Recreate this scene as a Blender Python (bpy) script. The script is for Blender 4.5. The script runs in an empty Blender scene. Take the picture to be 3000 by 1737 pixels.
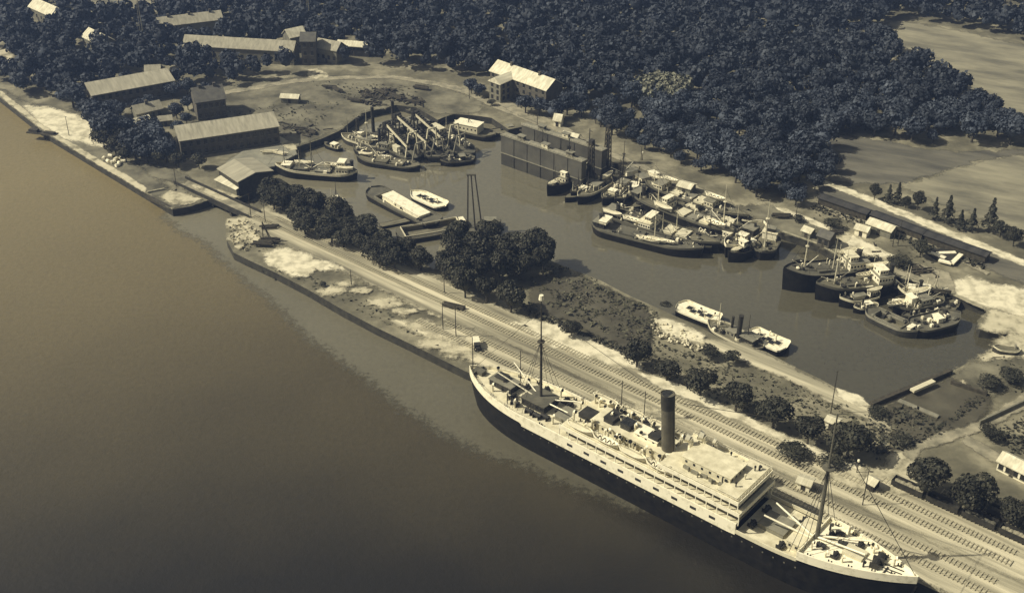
import bpy, math, random
import numpy as np
from mathutils import Vector, Matrix
from mathutils.geometry import tessellate_polygon
C = bpy.context.scene
COL = C.collection
rnd = random.Random(7)
R = math.radians

# ---------------------------------------------------------------- camera, sky, sun
FPX = 3600.0; PITCH = R(31.0); HCAM = 214.0
cam_d = bpy.data.cameras.new("camera"); cam = bpy.data.objects.new("camera", cam_d); COL.objects.link(cam)
cam.location = (0, 0, HCAM); cam.rotation_euler = (R(90) - PITCH, 0, 0)
cam_d.sensor_fit = 'HORIZONTAL'; cam_d.sensor_width = 36.0; cam_d.lens = 36.0 * FPX / 3000.0
cam_d.clip_start = 1.0; cam_d.clip_end = 12000
C.camera = cam
SUN_EL = R(44); SUN_AZ = R(-93)          # compass style: from +Y, clockwise positive
world = bpy.data.worlds.new("World"); C.world = world; world.use_nodes = True
nt = world.node_tree; nt.nodes.clear()
sky = nt.nodes.new('ShaderNodeTexSky'); sky.sky_type = 'NISHITA'; sky.sun_disc = False
sky.sun_elevation = SUN_EL; sky.sun_rotation = SUN_AZ; sky.dust_density = 3.0; sky.air_density = 1.0
hs = nt.nodes.new('ShaderNodeHueSaturation'); hs.inputs['Saturation'].default_value = 0.45
tn = nt.nodes.new('ShaderNodeMix'); tn.data_type = 'RGBA'; tn.blend_type = 'MULTIPLY'; tn.inputs[0].default_value = 1.0
tn.inputs[7].default_value = (1.0, 0.92, 0.72, 1)
bg = nt.nodes.new('ShaderNodeBackground'); bg.inputs['Strength'].default_value = 0.075
wo = nt.nodes.new('ShaderNodeOutputWorld')
nt.links.new(sky.outputs[0], hs.inputs['Color']); nt.links.new(hs.outputs[0], tn.inputs[6])
nt.links.new(tn.outputs[2], bg.inputs['Color']); nt.links.new(bg.outputs[0], wo.inputs[0])
sd = bpy.data.lights.new("sun", 'SUN'); sd.energy = 5.0; sd.angle = R(0.6); sd.color = (1.0, 0.93, 0.74)
so = bpy.data.objects.new("sun", sd); COL.objects.link(so)
sv = Vector((math.sin(SUN_AZ) * math.cos(SUN_EL), math.cos(SUN_AZ) * math.cos(SUN_EL), math.sin(SUN_EL)))
so.rotation_euler = sv.to_track_quat('Z', 'Y').to_euler(); so.location = (-200, 300, 300)
C.view_settings.view_transform = 'Standard'; C.view_settings.look = 'None'
C.view_settings.exposure = 0.16; C.view_settings.gamma = 1.0; C.view_settings.use_curve_mapping = False

# ---------------------------------------------------------------- measuring helpers
def up(x, y, z=3.0):
    """point of the survey: where the ground (or a level z) lies for a spot measured on the 3000 px photograph"""
    u = (x - 1500) / FPX; v = (y - 868.5) / FPX
    dy = math.cos(PITCH) - v * math.sin(PITCH); dz = -math.sin(PITCH) - v * math.cos(PITCH)
    t = (z - HCAM) / dz
    return Vector((u * t, dy * t, z))
def pj(X, Y, Z):
    d = Y * math.cos(PITCH) - (Z - HCAM) * math.sin(PITCH)
    return 1500 + FPX * X / d, 868.5 + FPX * (-Y * math.sin(PITCH) - (Z - HCAM) * math.cos(PITCH)) / d
PA = R(-40.295); PO = Vector((-12.68, 297.25))          # the pier's own frame: x along, y inland
def pier(a, b, z=3.0):
    return Vector((PO.x + a * math.cos(PA) - b * math.sin(PA), PO.y + a * math.sin(PA) + b * math.cos(PA), z))
def inpoly(x, y, poly):
    c = False; j = len(poly) - 1
    for i in range(len(poly)):
        xi, yi = poly[i]; xj, yj = poly[j]
        if (yi > y) != (yj > y) and x < (xj - xi) * (y - yi) / (yj - yi) + xi: c = not c
        j = i
    return c

# ---------------------------------------------------------------- materials
def mat(name, c1, c2=None, scale=0.5, rough=0.8, detail=4, c3=None, bump=0.0, stretch=None, spec=0.3, island=0.0, objvar=0.0, contrast=(0.35, 0.65), metallic=0.0, obj=True):
    m = bpy.data.materials.new(name); m.use_nodes = True; t = m.node_tree; b = t.nodes['Principled BSDF']
    b.inputs['Roughness'].default_value = rough; b.inputs['Specular IOR Level'].default_value = spec
    b.inputs['Metallic'].default_value = metallic
    if c2 is None: c2 = tuple(v * 0.8 for v in c1)
    tc = t.nodes.new('ShaderNodeTexCoord'); src = tc.outputs['Object']
    if stretch:
        ang, sx, sy = stretch
        mp = t.nodes.new('ShaderNodeMapping'); mp.inputs['Rotation'].default_value = (0, 0, ang)
        t.links.new(src, mp.inputs[0]); mp2 = t.nodes.new('ShaderNodeMapping'); mp2.inputs['Scale'].default_value = (sx, sy, 1)
        t.links.new(mp.outputs[0], mp2.inputs[0]); src = mp2.outputs[0]
    nz = t.nodes.new('ShaderNodeTexNoise'); nz.inputs['Scale'].default_value = scale; nz.inputs['Detail'].default_value = detail
    nz.inputs['Roughness'].default_value = 0.62
    t.links.new(src, nz.inputs['Vector'])
    cr = t.nodes.new('ShaderNodeValToRGB'); e = cr.color_ramp.elements
    e[0].position = contrast[0]; e[0].color = (*c1, 1); e[1].position = contrast[1]; e[1].color = (*c2, 1)
    if c3: n = e.new((contrast[0] + contrast[1]) / 2); n.color = (*c3, 1)
    t.links.new(nz.outputs['Fac'], cr.inputs[0]); out = cr.outputs[0]
    for kind, amt in (('i', island), ('o', objvar)):
        if amt:
            if kind == 'i': g = t.nodes.new('ShaderNodeNewGeometry').outputs['Random Per Island']
            else: g = t.nodes.new('ShaderNodeObjectInfo').outputs['Random']
            mr = t.nodes.new('ShaderNodeMapRange'); mr.inputs['To Min'].default_value = 1 - amt; mr.inputs['To Max'].default_value = 1 + amt
            t.links.new(g, mr.inputs[0]); mx = t.nodes.new('ShaderNodeVectorMath'); mx.operation = 'SCALE'
            t.links.new(out, mx.inputs[0]); t.links.new(mr.outputs[0], mx.inputs['Scale']); out = mx.outputs[0]
    t.links.new(out, b.inputs['Base Color'])
    if bump:
        bp = t.nodes.new('ShaderNodeBump'); bp.inputs['Strength'].default_value = bump; bp.inputs['Distance'].default_value = 0.3
        t.links.new(nz.outputs['Fac'], bp.inputs['Height']); t.links.new(bp.outputs[0], b.inputs['Normal'])
    return m
M = {}
M['ground'] = mat('ground', (.062, .058, .040), (.30, .275, .19), .075, .95, 14, (.135, .125, .085), contrast=(.3, .68))
M['meadow'] = mat('meadow', (.065, .061, .043), (.215, .20, .14), .09, .95, 12)
M['field_light'] = mat('field_light', (.12, .114, .085), (.27, .25, .175), .07, .95, 14, stretch=(R(25), .5, 1.6))
M['field_dark'] = mat('field_dark', (.065, .063, .052), (.155, .145, .11), .08, .95, 14, stretch=(R(25), .4, 1.8))
M['sand'] = mat('sand', (.17, .155, .105), (.52, .475, .34), .22, .95, 14, (.42, .385, .27), contrast=(.34, .62))
M['sand_bright'] = mat('sand_bright', (.30, .275, .19), (.66, .61, .45), .25, .95, 12, contrast=(.32, .56))
M['streak'] = mat('streak', (.12, .11, .078), (.58, .53, .38), .24, .95, 9, (.31, .285, .20), stretch=(-PA, .055, 1.0), contrast=(.33, .64))
M['streak_dark'] = mat('streak_dark', (.055, .05, .036), (.24, .22, .15), .3, .95, 8, stretch=(-PA, .06, 1.0))
M['path'] = mat('path', (.15, .14, .10), (.34, .31, .22), .25, .95, 8)
M['ballast'] = mat('ballast', (.06, .055, .04), (.12, .11, .08), .8, .95, 6)
M['mud'] = mat('mud', (.055, .05, .035), (.10, .092, .065), .12, .6, 8)
M['quay'] = mat('quay_wall', (.022, .021, .017), (.05, .047, .035), .5, .9, 6)
M['coping'] = mat('coping', (.20, .19, .13), (.38, .35, .25), .6, .9, 6)
M['white'] = mat('white_paint', (.52, .48, .34), (.80, .75, .57), .7, .6, 9, contrast=(.28, .5))
M['whitedeck'] = mat('scrubbed_deck', (.46, .42, .29), (.70, .65, .47), .35, .7, 8)
M['cream'] = mat('cream_paint', (.50, .46, .33), (.62, .58, .42), .5, .6, 4)
M['grey'] = mat('grey_paint', (.15, .145, .11), (.24, .225, .17), .35, .7, 6)
M['midgrey'] = mat('weathered_steel', (.075, .072, .055), (.13, .122, .09), .3, .7, 8)
M['planks'] = mat('planked_deck', (.08, .075, .052), (.19, .175, .12), .9, .8, 6, stretch=(0, .2, 2.5))
M['black'] = mat('black_hull', (.004, .004, .004), (.016, .0145, .012), .5, .6, 8, stretch=(0, 1.0, 1.0), spec=.15)
M['dark'] = mat('dark_steel', (.018, .018, .016), (.045, .042, .034), .6, .6, 5)
M['funnel'] = mat('funnel_buff', (.075, .069, .05), (.12, .11, .08), .3, .6, 4)
M['glass'] = mat('dark_opening', (.012, .013, .013), (.03, .03, .028), 1, .25, 2, spec=.5)
M['rope'] = mat('tarred_timber', (.03, .027, .02), (.07, .062, .045), 1.0, .9, 4)
M['brick'] = mat('brick_wall', (.065, .06, .05), (.12, .11, .085), .5, .9, 8)
M['plaster'] = mat('plaster_wall', (.13, .125, .095), (.20, .19, .14), .5, .9, 6)
M['roof'] = mat('felt_roof', (.23, .215, .16), (.37, .345, .26), .5, .9, 8, stretch=(0, 1.6, .12))
M['roof_light'] = mat('light_roof', (.42, .39, .28), (.70, .66, .50), .5, .9, 8, stretch=(0, 1.4, .15))
M['roof_dark'] = mat('slate_roof', (.07, .068, .06), (.12, .115, .095), .5, .8, 6)
M['concrete'] = mat('concrete', (.17, .165, .13), (.26, .25, .19), .25, .9, 8)
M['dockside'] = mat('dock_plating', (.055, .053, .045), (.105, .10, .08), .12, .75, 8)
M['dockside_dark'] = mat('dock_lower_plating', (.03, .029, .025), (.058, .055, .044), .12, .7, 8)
M['bark'] = mat('bark', (.05, .045, .035), (.09, .08, .06), 2, .9)
M['leaf'] = mat('leaf_dark', (.018, .019, .014), (.060, .058, .040), .5, .7, 3, island=.45, objvar=.25, spec=.2)
M['leaf_far'] = mat('leaf_wood', (.020, .026, .038), (.058, .066, .078), .09, .7, 6, island=.5, objvar=.4, spec=.2)  # blue of distant haze painted into the leaf colour
M['leaf_pale'] = mat('leaf_pale', (.085, .09, .07), (.22, .215, .155), .4, .7, 3, island=.4, spec=.2)
M['shrub'] = mat('leaf_shrub', (.035, .035, .022), (.11, .105, .068), .2, .8, 5, island=.5, spec=.2)
M['sleeper'] = mat('sleeper', (.30, .275, .19), (.40, .365, .26), .8, .9)
M['tar'] = mat('tarred_roof', (.022, .022, .022), (.05, .048, .045), .3, .8, 6, stretch=(0, 1.2, .2))

PAINTED_LIGHT = {'river_water': -1.091, 'basin_water': -0.495, 'slack_water': -0.495}
def water(name, a, b, scale, rough, ior, light_grad):
    # painted light: water colour brightens toward the far left, broken up by noise
    m = bpy.data.materials.new(name); m.use_nodes = True; t = m.node_tree; p = t.nodes['Principled BSDF']
    tc = t.nodes.new('ShaderNodeTexCoord')
    n1 = t.nodes.new('ShaderNodeTexNoise'); n1.inputs['Scale'].default_value = scale; n1.inputs['Detail'].default_value = 5
    cr = t.nodes.new('ShaderNodeValToRGB'); e = cr.color_ramp.elements
    e[0].position = .36; e[0].color = (*a, 1); e[1].position = .66; e[1].color = (*b, 1)
    t.links.new(tc.outputs['Object'], n1.inputs['Vector']); ang, k, _, c0 = light_grad
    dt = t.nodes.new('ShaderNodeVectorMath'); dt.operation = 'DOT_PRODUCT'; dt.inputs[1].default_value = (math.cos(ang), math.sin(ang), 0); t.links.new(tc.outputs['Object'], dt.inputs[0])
    a1 = t.nodes.new('ShaderNodeMath'); a1.operation = 'MULTIPLY_ADD'; a1.inputs[1].default_value = -k; t.links.new(dt.outputs['Value'], a1.inputs[0]); a1.inputs[2].default_value = PAINTED_LIGHT[name]
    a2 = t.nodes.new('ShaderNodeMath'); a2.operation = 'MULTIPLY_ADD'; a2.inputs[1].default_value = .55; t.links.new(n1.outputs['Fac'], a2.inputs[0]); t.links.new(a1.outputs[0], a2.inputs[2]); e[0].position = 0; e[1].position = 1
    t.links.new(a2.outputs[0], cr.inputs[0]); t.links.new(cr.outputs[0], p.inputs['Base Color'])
    fn = t.nodes.new('ShaderNodeTexNoise'); fn.inputs['Scale'].default_value = .6; fn.inputs['Detail'].default_value = 10; fn.inputs['Roughness'].default_value = .8
    fs_ = t.nodes.new('ShaderNodeMapRange'); fs_.inputs['From Min'].default_value = .3; fs_.inputs['From Max'].default_value = .7; fs_.inputs['To Min'].default_value = .78; fs_.inputs['To Max'].default_value = 1.22
    sc_ = t.nodes.new('ShaderNodeVectorMath'); sc_.operation = 'SCALE'; t.links.new(tc.outputs['Object'], fn.inputs['Vector']); t.links.new(fn.outputs['Fac'], fs_.inputs[0])
    t.links.new(cr.outputs[0], sc_.inputs[0]); t.links.new(fs_.outputs[0], sc_.inputs['Scale']); t.links.new(sc_.outputs[0], p.inputs['Base Color'])
    p.inputs['Roughness'].default_value = rough; p.inputs['IOR'].default_value = ior
    n2 = t.nodes.new('ShaderNodeTexNoise'); n2.inputs['Scale'].default_value = .45; n2.inputs['Detail'].default_value = 6; n2.inputs['Roughness'].default_value = .7
    bp = t.nodes.new('ShaderNodeBump'); bp.inputs['Strength'].default_value = .35 if 'river' in name else .12; bp.inputs['Distance'].default_value = .12 if 'basin' in name else .6
    t.links.new(tc.outputs['Object'], n2.inputs['Vector']); t.links.new(n2.outputs['Fac'], bp.inputs['Height']); t.links.new(bp.outputs[0], p.inputs['Normal'])
    return m
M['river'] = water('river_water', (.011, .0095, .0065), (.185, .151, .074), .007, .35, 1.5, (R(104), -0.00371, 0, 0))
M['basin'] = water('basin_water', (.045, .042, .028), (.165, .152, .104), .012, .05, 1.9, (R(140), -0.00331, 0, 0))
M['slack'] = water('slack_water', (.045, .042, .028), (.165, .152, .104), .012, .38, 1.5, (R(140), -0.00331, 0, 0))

# ---------------------------------------------------------------- mesh builder
class MB:
    def __init__(s): s.v = []; s.f = []
    def add(s, vs, fs):
        o = len(s.v); s.v += [tuple(p) for p in vs]; s.f += [tuple(i + o for i in f) for f in fs]; return s
    def box(s, x0, x1, y0, y1, z0, z1):
        return s.add([(x0, y0, z0), (x1, y0, z0), (x1, y1, z0), (x0, y1, z0), (x0, y0, z1), (x1, y0, z1), (x1, y1, z1), (x0, y1, z1)],
                     [(0, 3, 2, 1), (4, 5, 6, 7), (0, 1, 5, 4), (1, 2, 6, 5), (2, 3, 7, 6), (3, 0, 4, 7)])
    def tube(s, p0, p1, r0, r1=None, n=8, cap=True):
        r1 = r0 if r1 is None else r1
        p0 = Vector(p0); p1 = Vector(p1); d = (p1 - p0).normalized()
        a = d.orthogonal().normalized(); b = d.cross(a); vs = []
        for p, r in ((p0, r0), (p1, r1)):
            for k in range(n):
                t = 2 * math.pi * k / n; vs.append(p + (a * math.cos(t) + b * math.sin(t)) * r)
        fs = [(k, (k + 1) % n, n + (k + 1) % n, n + k) for k in range(n)]
        if cap: fs += [tuple(range(n))[::-1], tuple(range(n, 2 * n))]
        return s.add(vs, fs)
    def bar(s, p0, p1, w, h=None):
        h = w if h is None else h
        p0 = Vector(p0); p1 = Vector(p1); d = (p1 - p0).normalized(); u = Vector((0, 0, 1))
        if abs(d.z) > .95: u = Vector((1, 0, 0))
        a = d.cross(u).normalized() * w / 2; b = a.cross(d).normalized() * h / 2
        vs = [p + q for p in (p0, p1) for q in (-a - b, a - b, a + b, -a + b)]
        return s.add(vs, [(0, 3, 2, 1), (4, 5, 6, 7), (0, 1, 5, 4), (1, 2, 6, 5), (2, 3, 7, 6), (3, 0, 4, 7)])
    def prism(s, poly, z0, z1, top=True):
        n = len(poly); vs = [(p[0], p[1], z0) for p in poly] + [(p[0], p[1], z1) for p in poly]
        fs = [(k, (k + 1) % n, n + (k + 1) % n, n + k) for k in range(n)]
        if top:
            tr = tessellate_polygon([[Vector((p[0], p[1], 0)) for p in poly]])
            fs += [tuple(n + i for i in t) for t in tr] + [tuple(t)[::-1] for t in tr]
        return s.add(vs, fs)
    def ball(s, c, rx, ry, rz, nu=10, nv=6):
        vs = []; fs = []
        for i in range(nv + 1):
            ph = math.pi * i / nv
            for j in range(nu):
                th = 2 * math.pi * j / nu
                vs.append((c[0] + rx * math.sin(ph) * math.cos(th), c[1] + ry * math.sin(ph) * math.sin(th), c[2] + rz * math.cos(ph)))
        for i in range(nv):
            for j in range(nu): fs.append((i * nu + j, (i + 1) * nu + j, (i + 1) * nu + (j + 1) % nu, i * nu + (j + 1) % nu))
        return s.add(vs, fs)
    def mesh(s, name, m):
        me = bpy.data.meshes.new(name); me.from_pydata(s.v, [], s.f); me.materials.append(m); me.update(); return me
    def build(s, name, m, parent=None, loc=None, rz=0):
        o = bpy.data.objects.new(name, s.mesh(name, m)); COL.objects.link(o)
        if parent: o.parent = parent
        if loc is not None: o.location = loc
        if rz: o.rotation_euler = (0, 0, rz)
        return o
def tag(o, label, cat, group=None, kind=None):
    if label: o['label'] = label
    if cat: o['category'] = cat
    if group: o['group'] = group
    if kind: o['kind'] = kind
    return o
def thing(name, label, cat, loc=(0, 0, 0), rz=0, group=None):
    o = bpy.data.objects.new(name, None); COL.objects.link(o); o.location = loc; o.rotation_euler = (0, 0, rz); o.empty_display_size = .5
    return tag(o, label, cat, group)
def copy_tree(o, parent=None):
    c = o.copy(); COL.objects.link(c); c.parent = parent
    for ch in list(o.children): copy_tree(ch, c)
    return c
def part(me_or_obj, parent, loc, rz=0, name=None):
    """another part sharing mesh data"""
    c = bpy.data.objects.new(name or me_or_obj.name, me_or_obj); COL.objects.link(c); c.parent = parent; c.location = loc; c.rotation_euler = (0, 0, rz); return c

# ---------------------------------------------------------------- land and water
edge_r0 = up(0, 285); edge_r1 = up(130, 388); dirL = (edge_r0 - edge_r1).normalized()
riv_left = [(0, 285), (130, 388), (300, 490), (430, 568), (505, 614)]
canal_left = [(560, 604), (600, 590), (650, 572), (700, 580), (745, 562), (752, 530), (745, 503)]
basin = [(808, 489), (842, 470), (865, 458), (866, 432), (940, 408), (992, 385), (1060, 332), (1160, 308), (1220, 316), (1262, 340), (1282, 352), (1300, 344),
         (1330, 334), (1400, 340), (1440, 346), (1490, 380), (1560, 366), (1640, 396), (1730, 436), (1800, 478), (1900, 512), (2010, 560), (2140, 612), (2215, 650), (2292, 680), (2397, 717), (2470, 758), (2560, 790), (2640, 815),
         (2717, 837), (2898, 906), (2862, 940), (2872, 965), (2955, 978), (2890, 1032), (2785, 1090), (2740, 1108), (2660, 1142), (2550, 1190),
         (2475, 1150), (2403, 1110), (2320, 1070), (2244, 1030), (2130, 1000), (2050, 958), (1927, 902), (1850, 869), (1760, 822), (1634, 772), (1560, 740), (1440, 694), (1400, 690), (1290, 704), (1272, 790),
         (1243, 772), (1150, 706), (1110, 668), (1000, 612), (900, 590), (810, 570), (765, 585), (740, 600), (738, 614), (712, 622)]
pierhead = [(697, 633), (664, 642), (661, 664), (664, 702), (684, 740), (720, 758), (810, 800), (900, 847), (1000, 905), (1100, 958), (1200, 1006), (1300, 1056), (1365, 1088)]
def rough_line(pts, step=6, amp=.5, seed=1):
    r = random.Random(seed); out = []
    for i in range(len(pts)):
        a = pts[i]; b = pts[(i + 1) % len(pts)]; d = (b - a).length; n = max(1, int(d / step))
        if d > 900: n = 1
        for k in range(n):
            p = a.lerp(b, k / n)
            if k: p = p + Vector((r.uniform(-amp, amp), r.uniform(-amp, amp), 0))
            out.append(p)
    return out
land = [edge_r0 + dirL * 2500] + [up(*p) for p in riv_left + canal_left]
land += [up(*p) for p in basin]
land += [up(*p) for p in pierhead]
land += [pier(8, 8.6), pier(15, 10.3), pier(60, 10.8), pier(150, 10.8), pier(500, 10.8), Vector((2500, -600, 3)), Vector((4000, 4500, 3)), Vector((-3500, 4500, 3))]
g = MB(); n = len(land)
tr = tessellate_polygon([[Vector((p.x, p.y, 0)) for p in land]])
g.add([(p.x, p.y, 3.0) for p in land], [tuple(t) for t in tr])
tag(g.build('ground', M['ground']), None, None, kind='structure')
w = MB(); w.add([(p.x, p.y, 2.98) for p in land] + [(p.x, p.y, -6) for p in land], [(k, (k + 1) % n, n + (k + 1) % n, n + k) for k in range(n)])
tag(w.build('embankment', M['quay']), None, None, kind='structure')
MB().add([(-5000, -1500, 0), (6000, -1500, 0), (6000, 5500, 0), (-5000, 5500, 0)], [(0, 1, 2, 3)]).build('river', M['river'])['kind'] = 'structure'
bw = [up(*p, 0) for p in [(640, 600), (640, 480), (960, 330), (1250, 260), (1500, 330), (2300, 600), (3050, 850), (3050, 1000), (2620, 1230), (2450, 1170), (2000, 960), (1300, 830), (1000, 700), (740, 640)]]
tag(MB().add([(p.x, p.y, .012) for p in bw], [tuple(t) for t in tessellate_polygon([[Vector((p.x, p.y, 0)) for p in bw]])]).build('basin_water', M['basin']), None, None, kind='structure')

SOFT = {'slack_water': 9.0, 'sand': 3.0, 'sand_bright': 2.6, 'path': 1.0, 'streak': 2.0, 'meadow': 3.0, 'mud': 2.0, 'concrete': .6, 'field_light': 2.5, 'field_dark': 2.0}
def soft_mat(m):
    """the same ground cover, thinning out raggedly at its rim"""
    if m.name + '_rim' in bpy.data.materials: return bpy.data.materials[m.name + '_rim']
    c = m.copy(); c.name = m.name + '_rim'; t = c.node_tree; b = next(n for n in t.nodes if n.type == 'BSDF_PRINCIPLED'); out = next(n for n in t.nodes if n.type == 'OUTPUT_MATERIAL')
    a = t.nodes.new('ShaderNodeAttribute'); a.attribute_name = 'fade'
    tc = t.nodes.new('ShaderNodeTexCoord'); nz = t.nodes.new('ShaderNodeTexNoise'); nz.inputs['Scale'].default_value = .45; nz.inputs['Detail'].default_value = 8; nz.inputs['Roughness'].default_value = .75
    t.links.new(tc.outputs['Object'], nz.inputs['Vector'])
    m1 = t.nodes.new('ShaderNodeMath'); m1.operation = 'MULTIPLY_ADD'; m1.inputs[1].default_value = 1.8; m1.inputs[2].default_value = -1.4; t.links.new(nz.outputs['Fac'], m1.inputs[0])
    m2 = t.nodes.new('ShaderNodeMath'); m2.operation = 'MULTIPLY_ADD'; m2.inputs[1].default_value = 1.1; t.links.new(a.outputs['Fac'], m2.inputs[0]); t.links.new(m1.outputs[0], m2.inputs[2])
    m3 = t.nodes.new('ShaderNodeMath'); m3.operation = 'MULTIPLY_ADD'; m3.inputs[1].default_value = 2.2; m3.inputs[2].default_value = .5; m3.use_clamp = True; t.links.new(m2.outputs[0], m3.inputs[0])
    t.links.new(m3.outputs[0], b.inputs['Alpha']); return c
LAYER = [3.02]
def patch(name, px, m, amp=.7, step=3.0, worldpts=None, soft_k=.3):
    pts = worldpts or [up(*p) for p in px]
    pts = [Vector((p.x, p.y, 0)) for p in pts]
    pts = rough_line(pts, step, amp, len(px or worldpts) * 7 + len(bpy.data.objects))
    LAYER[0] += .012; z = LAYER[0]
    n = len(pts); area = sum(pts[i].x * pts[(i + 1) % n].y - pts[(i + 1) % n].x * pts[i].y for i in range(n)); sg = 1 if area > 0 else -1
    per = sum((pts[(i + 1) % n] - pts[i]).length for i in range(n)); soft = min(SOFT.get(m.name, 1.6), soft_k * abs(area) / per); outer = []; inner = []
    for i in range(n):
        d = (pts[(i + 1) % n] - pts[i - 1]); d.normalize(); nr = Vector((d.y, -d.x, 0)) * sg
        outer.append(pts[i] + nr * soft); inner.append(pts[i] - nr * soft)
    tr = tessellate_polygon([inner])
    o = MB().add([(p.x, p.y, z - .006) for p in outer] + [(p.x, p.y, z) for p in inner], [(i, (i + 1) % n, n + (i + 1) % n, n + i) for i in range(n)] + [tuple(n + k for k in t) for t in tr]).build(name, soft_mat(m))
    at = o.data.attributes.new('fade', 'FLOAT', 'POINT'); at.data.foreach_set('value', [0.0] * n + [1.0] * n)
    return tag(o, None, None, kind='structure')
def pstrip(name, x0, x1, y0, y1, m, amp=.4):
    return patch(name, None, m, amp, 4, [pier(x0, y0), pier(x1, y0), pier(x1, y1), pier(x0, y1)])
LAYER[0] = .03
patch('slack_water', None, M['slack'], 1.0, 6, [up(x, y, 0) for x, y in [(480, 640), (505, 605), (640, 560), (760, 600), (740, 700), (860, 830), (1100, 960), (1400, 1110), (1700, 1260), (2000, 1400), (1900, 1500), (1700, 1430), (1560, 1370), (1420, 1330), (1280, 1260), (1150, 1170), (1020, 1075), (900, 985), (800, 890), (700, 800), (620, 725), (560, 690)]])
LAYER[0] = 3.02
# wide surfaces first
patch('meadow', [(560, 262), (700, 245), (900, 225), (1130, 228), (1290, 248), (1420, 300), (1400, 330), (1290, 335), (1220, 310), (1160, 303), (1060, 328), (990, 380), (865, 428), (840, 450), (740, 400), (690, 330)], M['meadow'], 1.2)
patch('field', [(2553, 98), (2590, 72), (2640, 60), (2710, 74), (2850, 100), (3000, 135), (3300, 180), (3300, 420), (3010, 400), (2940, 345), (2860, 300), (2825, 245), (2730, 212), (2660, 175), (2600, 142), (2555, 122)], M['field_light'], 2)
patch('field', [(2860, 18), (3000, 22), (3200, 30), (3200, 80), (3000, 60), (2890, 50)], M['field_light'], 2)
patch('field', [(2250, 395), (2420, 385), (2650, 425), (2800, 450), (3000, 440), (3200, 470), (3000, 452), (2870, 470), (2640, 540), (2500, 540), (2400, 520), (2330, 480)], M['field_dark'], 1.5)
patch('field', [(2640, 545), (2880, 472), (3000, 456), (3300, 480), (3300, 760), (3000, 690), (2880, 640), (2760, 600)], M['field_light'], 1.5)
patch('field', [(2395, 528), (2640, 620), (2860, 716), (3060, 790), (3060, 860), (2900, 790), (2700, 700), (2400, 588)], M['field_dark'], .8)
patch('sand_clearing', [(150, -60), (620, -60), (520, -10), (470, 30), (380, 60), (240, 40)], M['field_light'], 2)
patch('sand_clearing', [(-60, 110), (10, 140), (40, 180), (65, 208), (40, 212), (0, 196), (-60, 170)], M['sand'], 1)
patch('path', [(655, 268), (760, 250), (870, 232), (1000, 224), (1150, 222), (1290, 242), (1370, 262), (1450, 300), (1540, 335), (1660, 385), (1740, 425), (1900, 490), (2020, 535), (2150, 600), (2140, 606), (2010, 545), (1890, 500), (1725, 432), (1650, 397), (1530, 350), (1440, 314), (1360, 275), (1280, 252), (1150, 231), (1000, 233), (870, 243), (760, 262), (660, 278)], M['path'], .4)
patch('sand_patch', [(905, 205), (930, 202), (955, 215), (960, 228), (925, 232), (900, 222)], M['sand'], .8)
patch('path', [(1480, 288), (1530, 320), (1620, 355), (1760, 430), (1740, 440), (1600, 372), (1500, 330), (1450, 300)], M['path'], .6)
patch('sand_patch', [(1880, 505), (1960, 515), (2010, 540), (2010, 560), (1950, 545), (1880, 520)], M['path'], .6)
patch('quayside', [(2292, 680), (2240, 660), (2150, 605), (2250, 600), (2480, 700), (2620, 770), (2560, 790), (2470, 758), (2397, 717)], M['meadow'], .5)
patch('road', [(2270, 608), (2300, 612), (2480, 685), (2620, 750), (2600, 758), (2460, 690), (2290, 622)], M['sand_bright'], .3)
patch('sand_patch', [(2420, 716), (2470, 680), (2500, 690), (2610, 752), (2590, 775), (2560, 780), (2500, 755)], M['sand'], .8)
patch('sand_patch', [(2500, 690), (2612, 752), (2560, 762), (2480, 712)], M['sand_bright'], .5)
patch('road', [(2398, 526), (2420, 530), (2560, 582), (2700, 640), (2860, 706), (3060, 790), (3060, 806), (2850, 722), (2690, 655), (2550, 596), (2410, 540)], M['sand_bright'], .5)
patch('road', [(2385, 592), (2500, 640), (2700, 700), (2900, 800), (2890, 806), (2690, 712), (2490, 652), (2380, 602)], M['path'], .5)
patch('sand_patch', [(2780, 830), (2840, 812), (2920, 838), (3100, 860), (3100, 990), (3000, 940), (2900, 905), (2800, 866)], M['sand_bright'], .7)
patch('sand_patch', [(2600, 750), (2780, 800), (2800, 866), (2890, 906), (2717, 838), (2620, 800)], M['path'], .7)
patch('shore', [(2898, 906), (3100, 960), (3100, 1080), (2990, 1060), (2920, 1060), (2830, 1130), (2790, 1100), (2890, 1034), (2955, 978), (2870, 963)], M['sand'], 1)
patch('shore', [(2790, 1100), (2850, 1060), (2990, 1050), (3080, 1080), (2950, 1140), (2890, 1165)], M['meadow'], 1)
patch('mud', [(2570, 1200), (2700, 1140), (2782, 1108), (2890, 1162), (2900, 1200), (2850, 1240), (2780, 1262), (2700, 1290), (2620, 1330), (2600, 1270)], M['mud'], .8)
patch('road', [(2600, 1335), (2740, 1275), (2870, 1240), (2900, 1215), (3050, 1120), (3050, 1175), (2900, 1250), (2840, 1275), (2700, 1320), (2660, 1380), (2700, 1410), (2690, 1440), (2560, 1420)], M['path'], .5)
patch('path', [(2830, 1275), (2860, 1290), (3050, 1400), (3050, 1430), (2900, 1350), (2820, 1300)], M['path'], .5)
patch('quayside', [(0, 262), (70, 300), (200, 330), (265, 345), (340, 420), (345, 450), (430, 500), (500, 560), (540, 540), (545, 575), (600, 590), (505, 612), (430, 566), (130, 386), (0, 284)], M['meadow'], .5)
patch('sand_patch', [(70, 312), (150, 318), (260, 350), (275, 385), (340, 422), (330, 440), (250, 420), (185, 410), (120, 372)], M['sand_bright'], .5)
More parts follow.
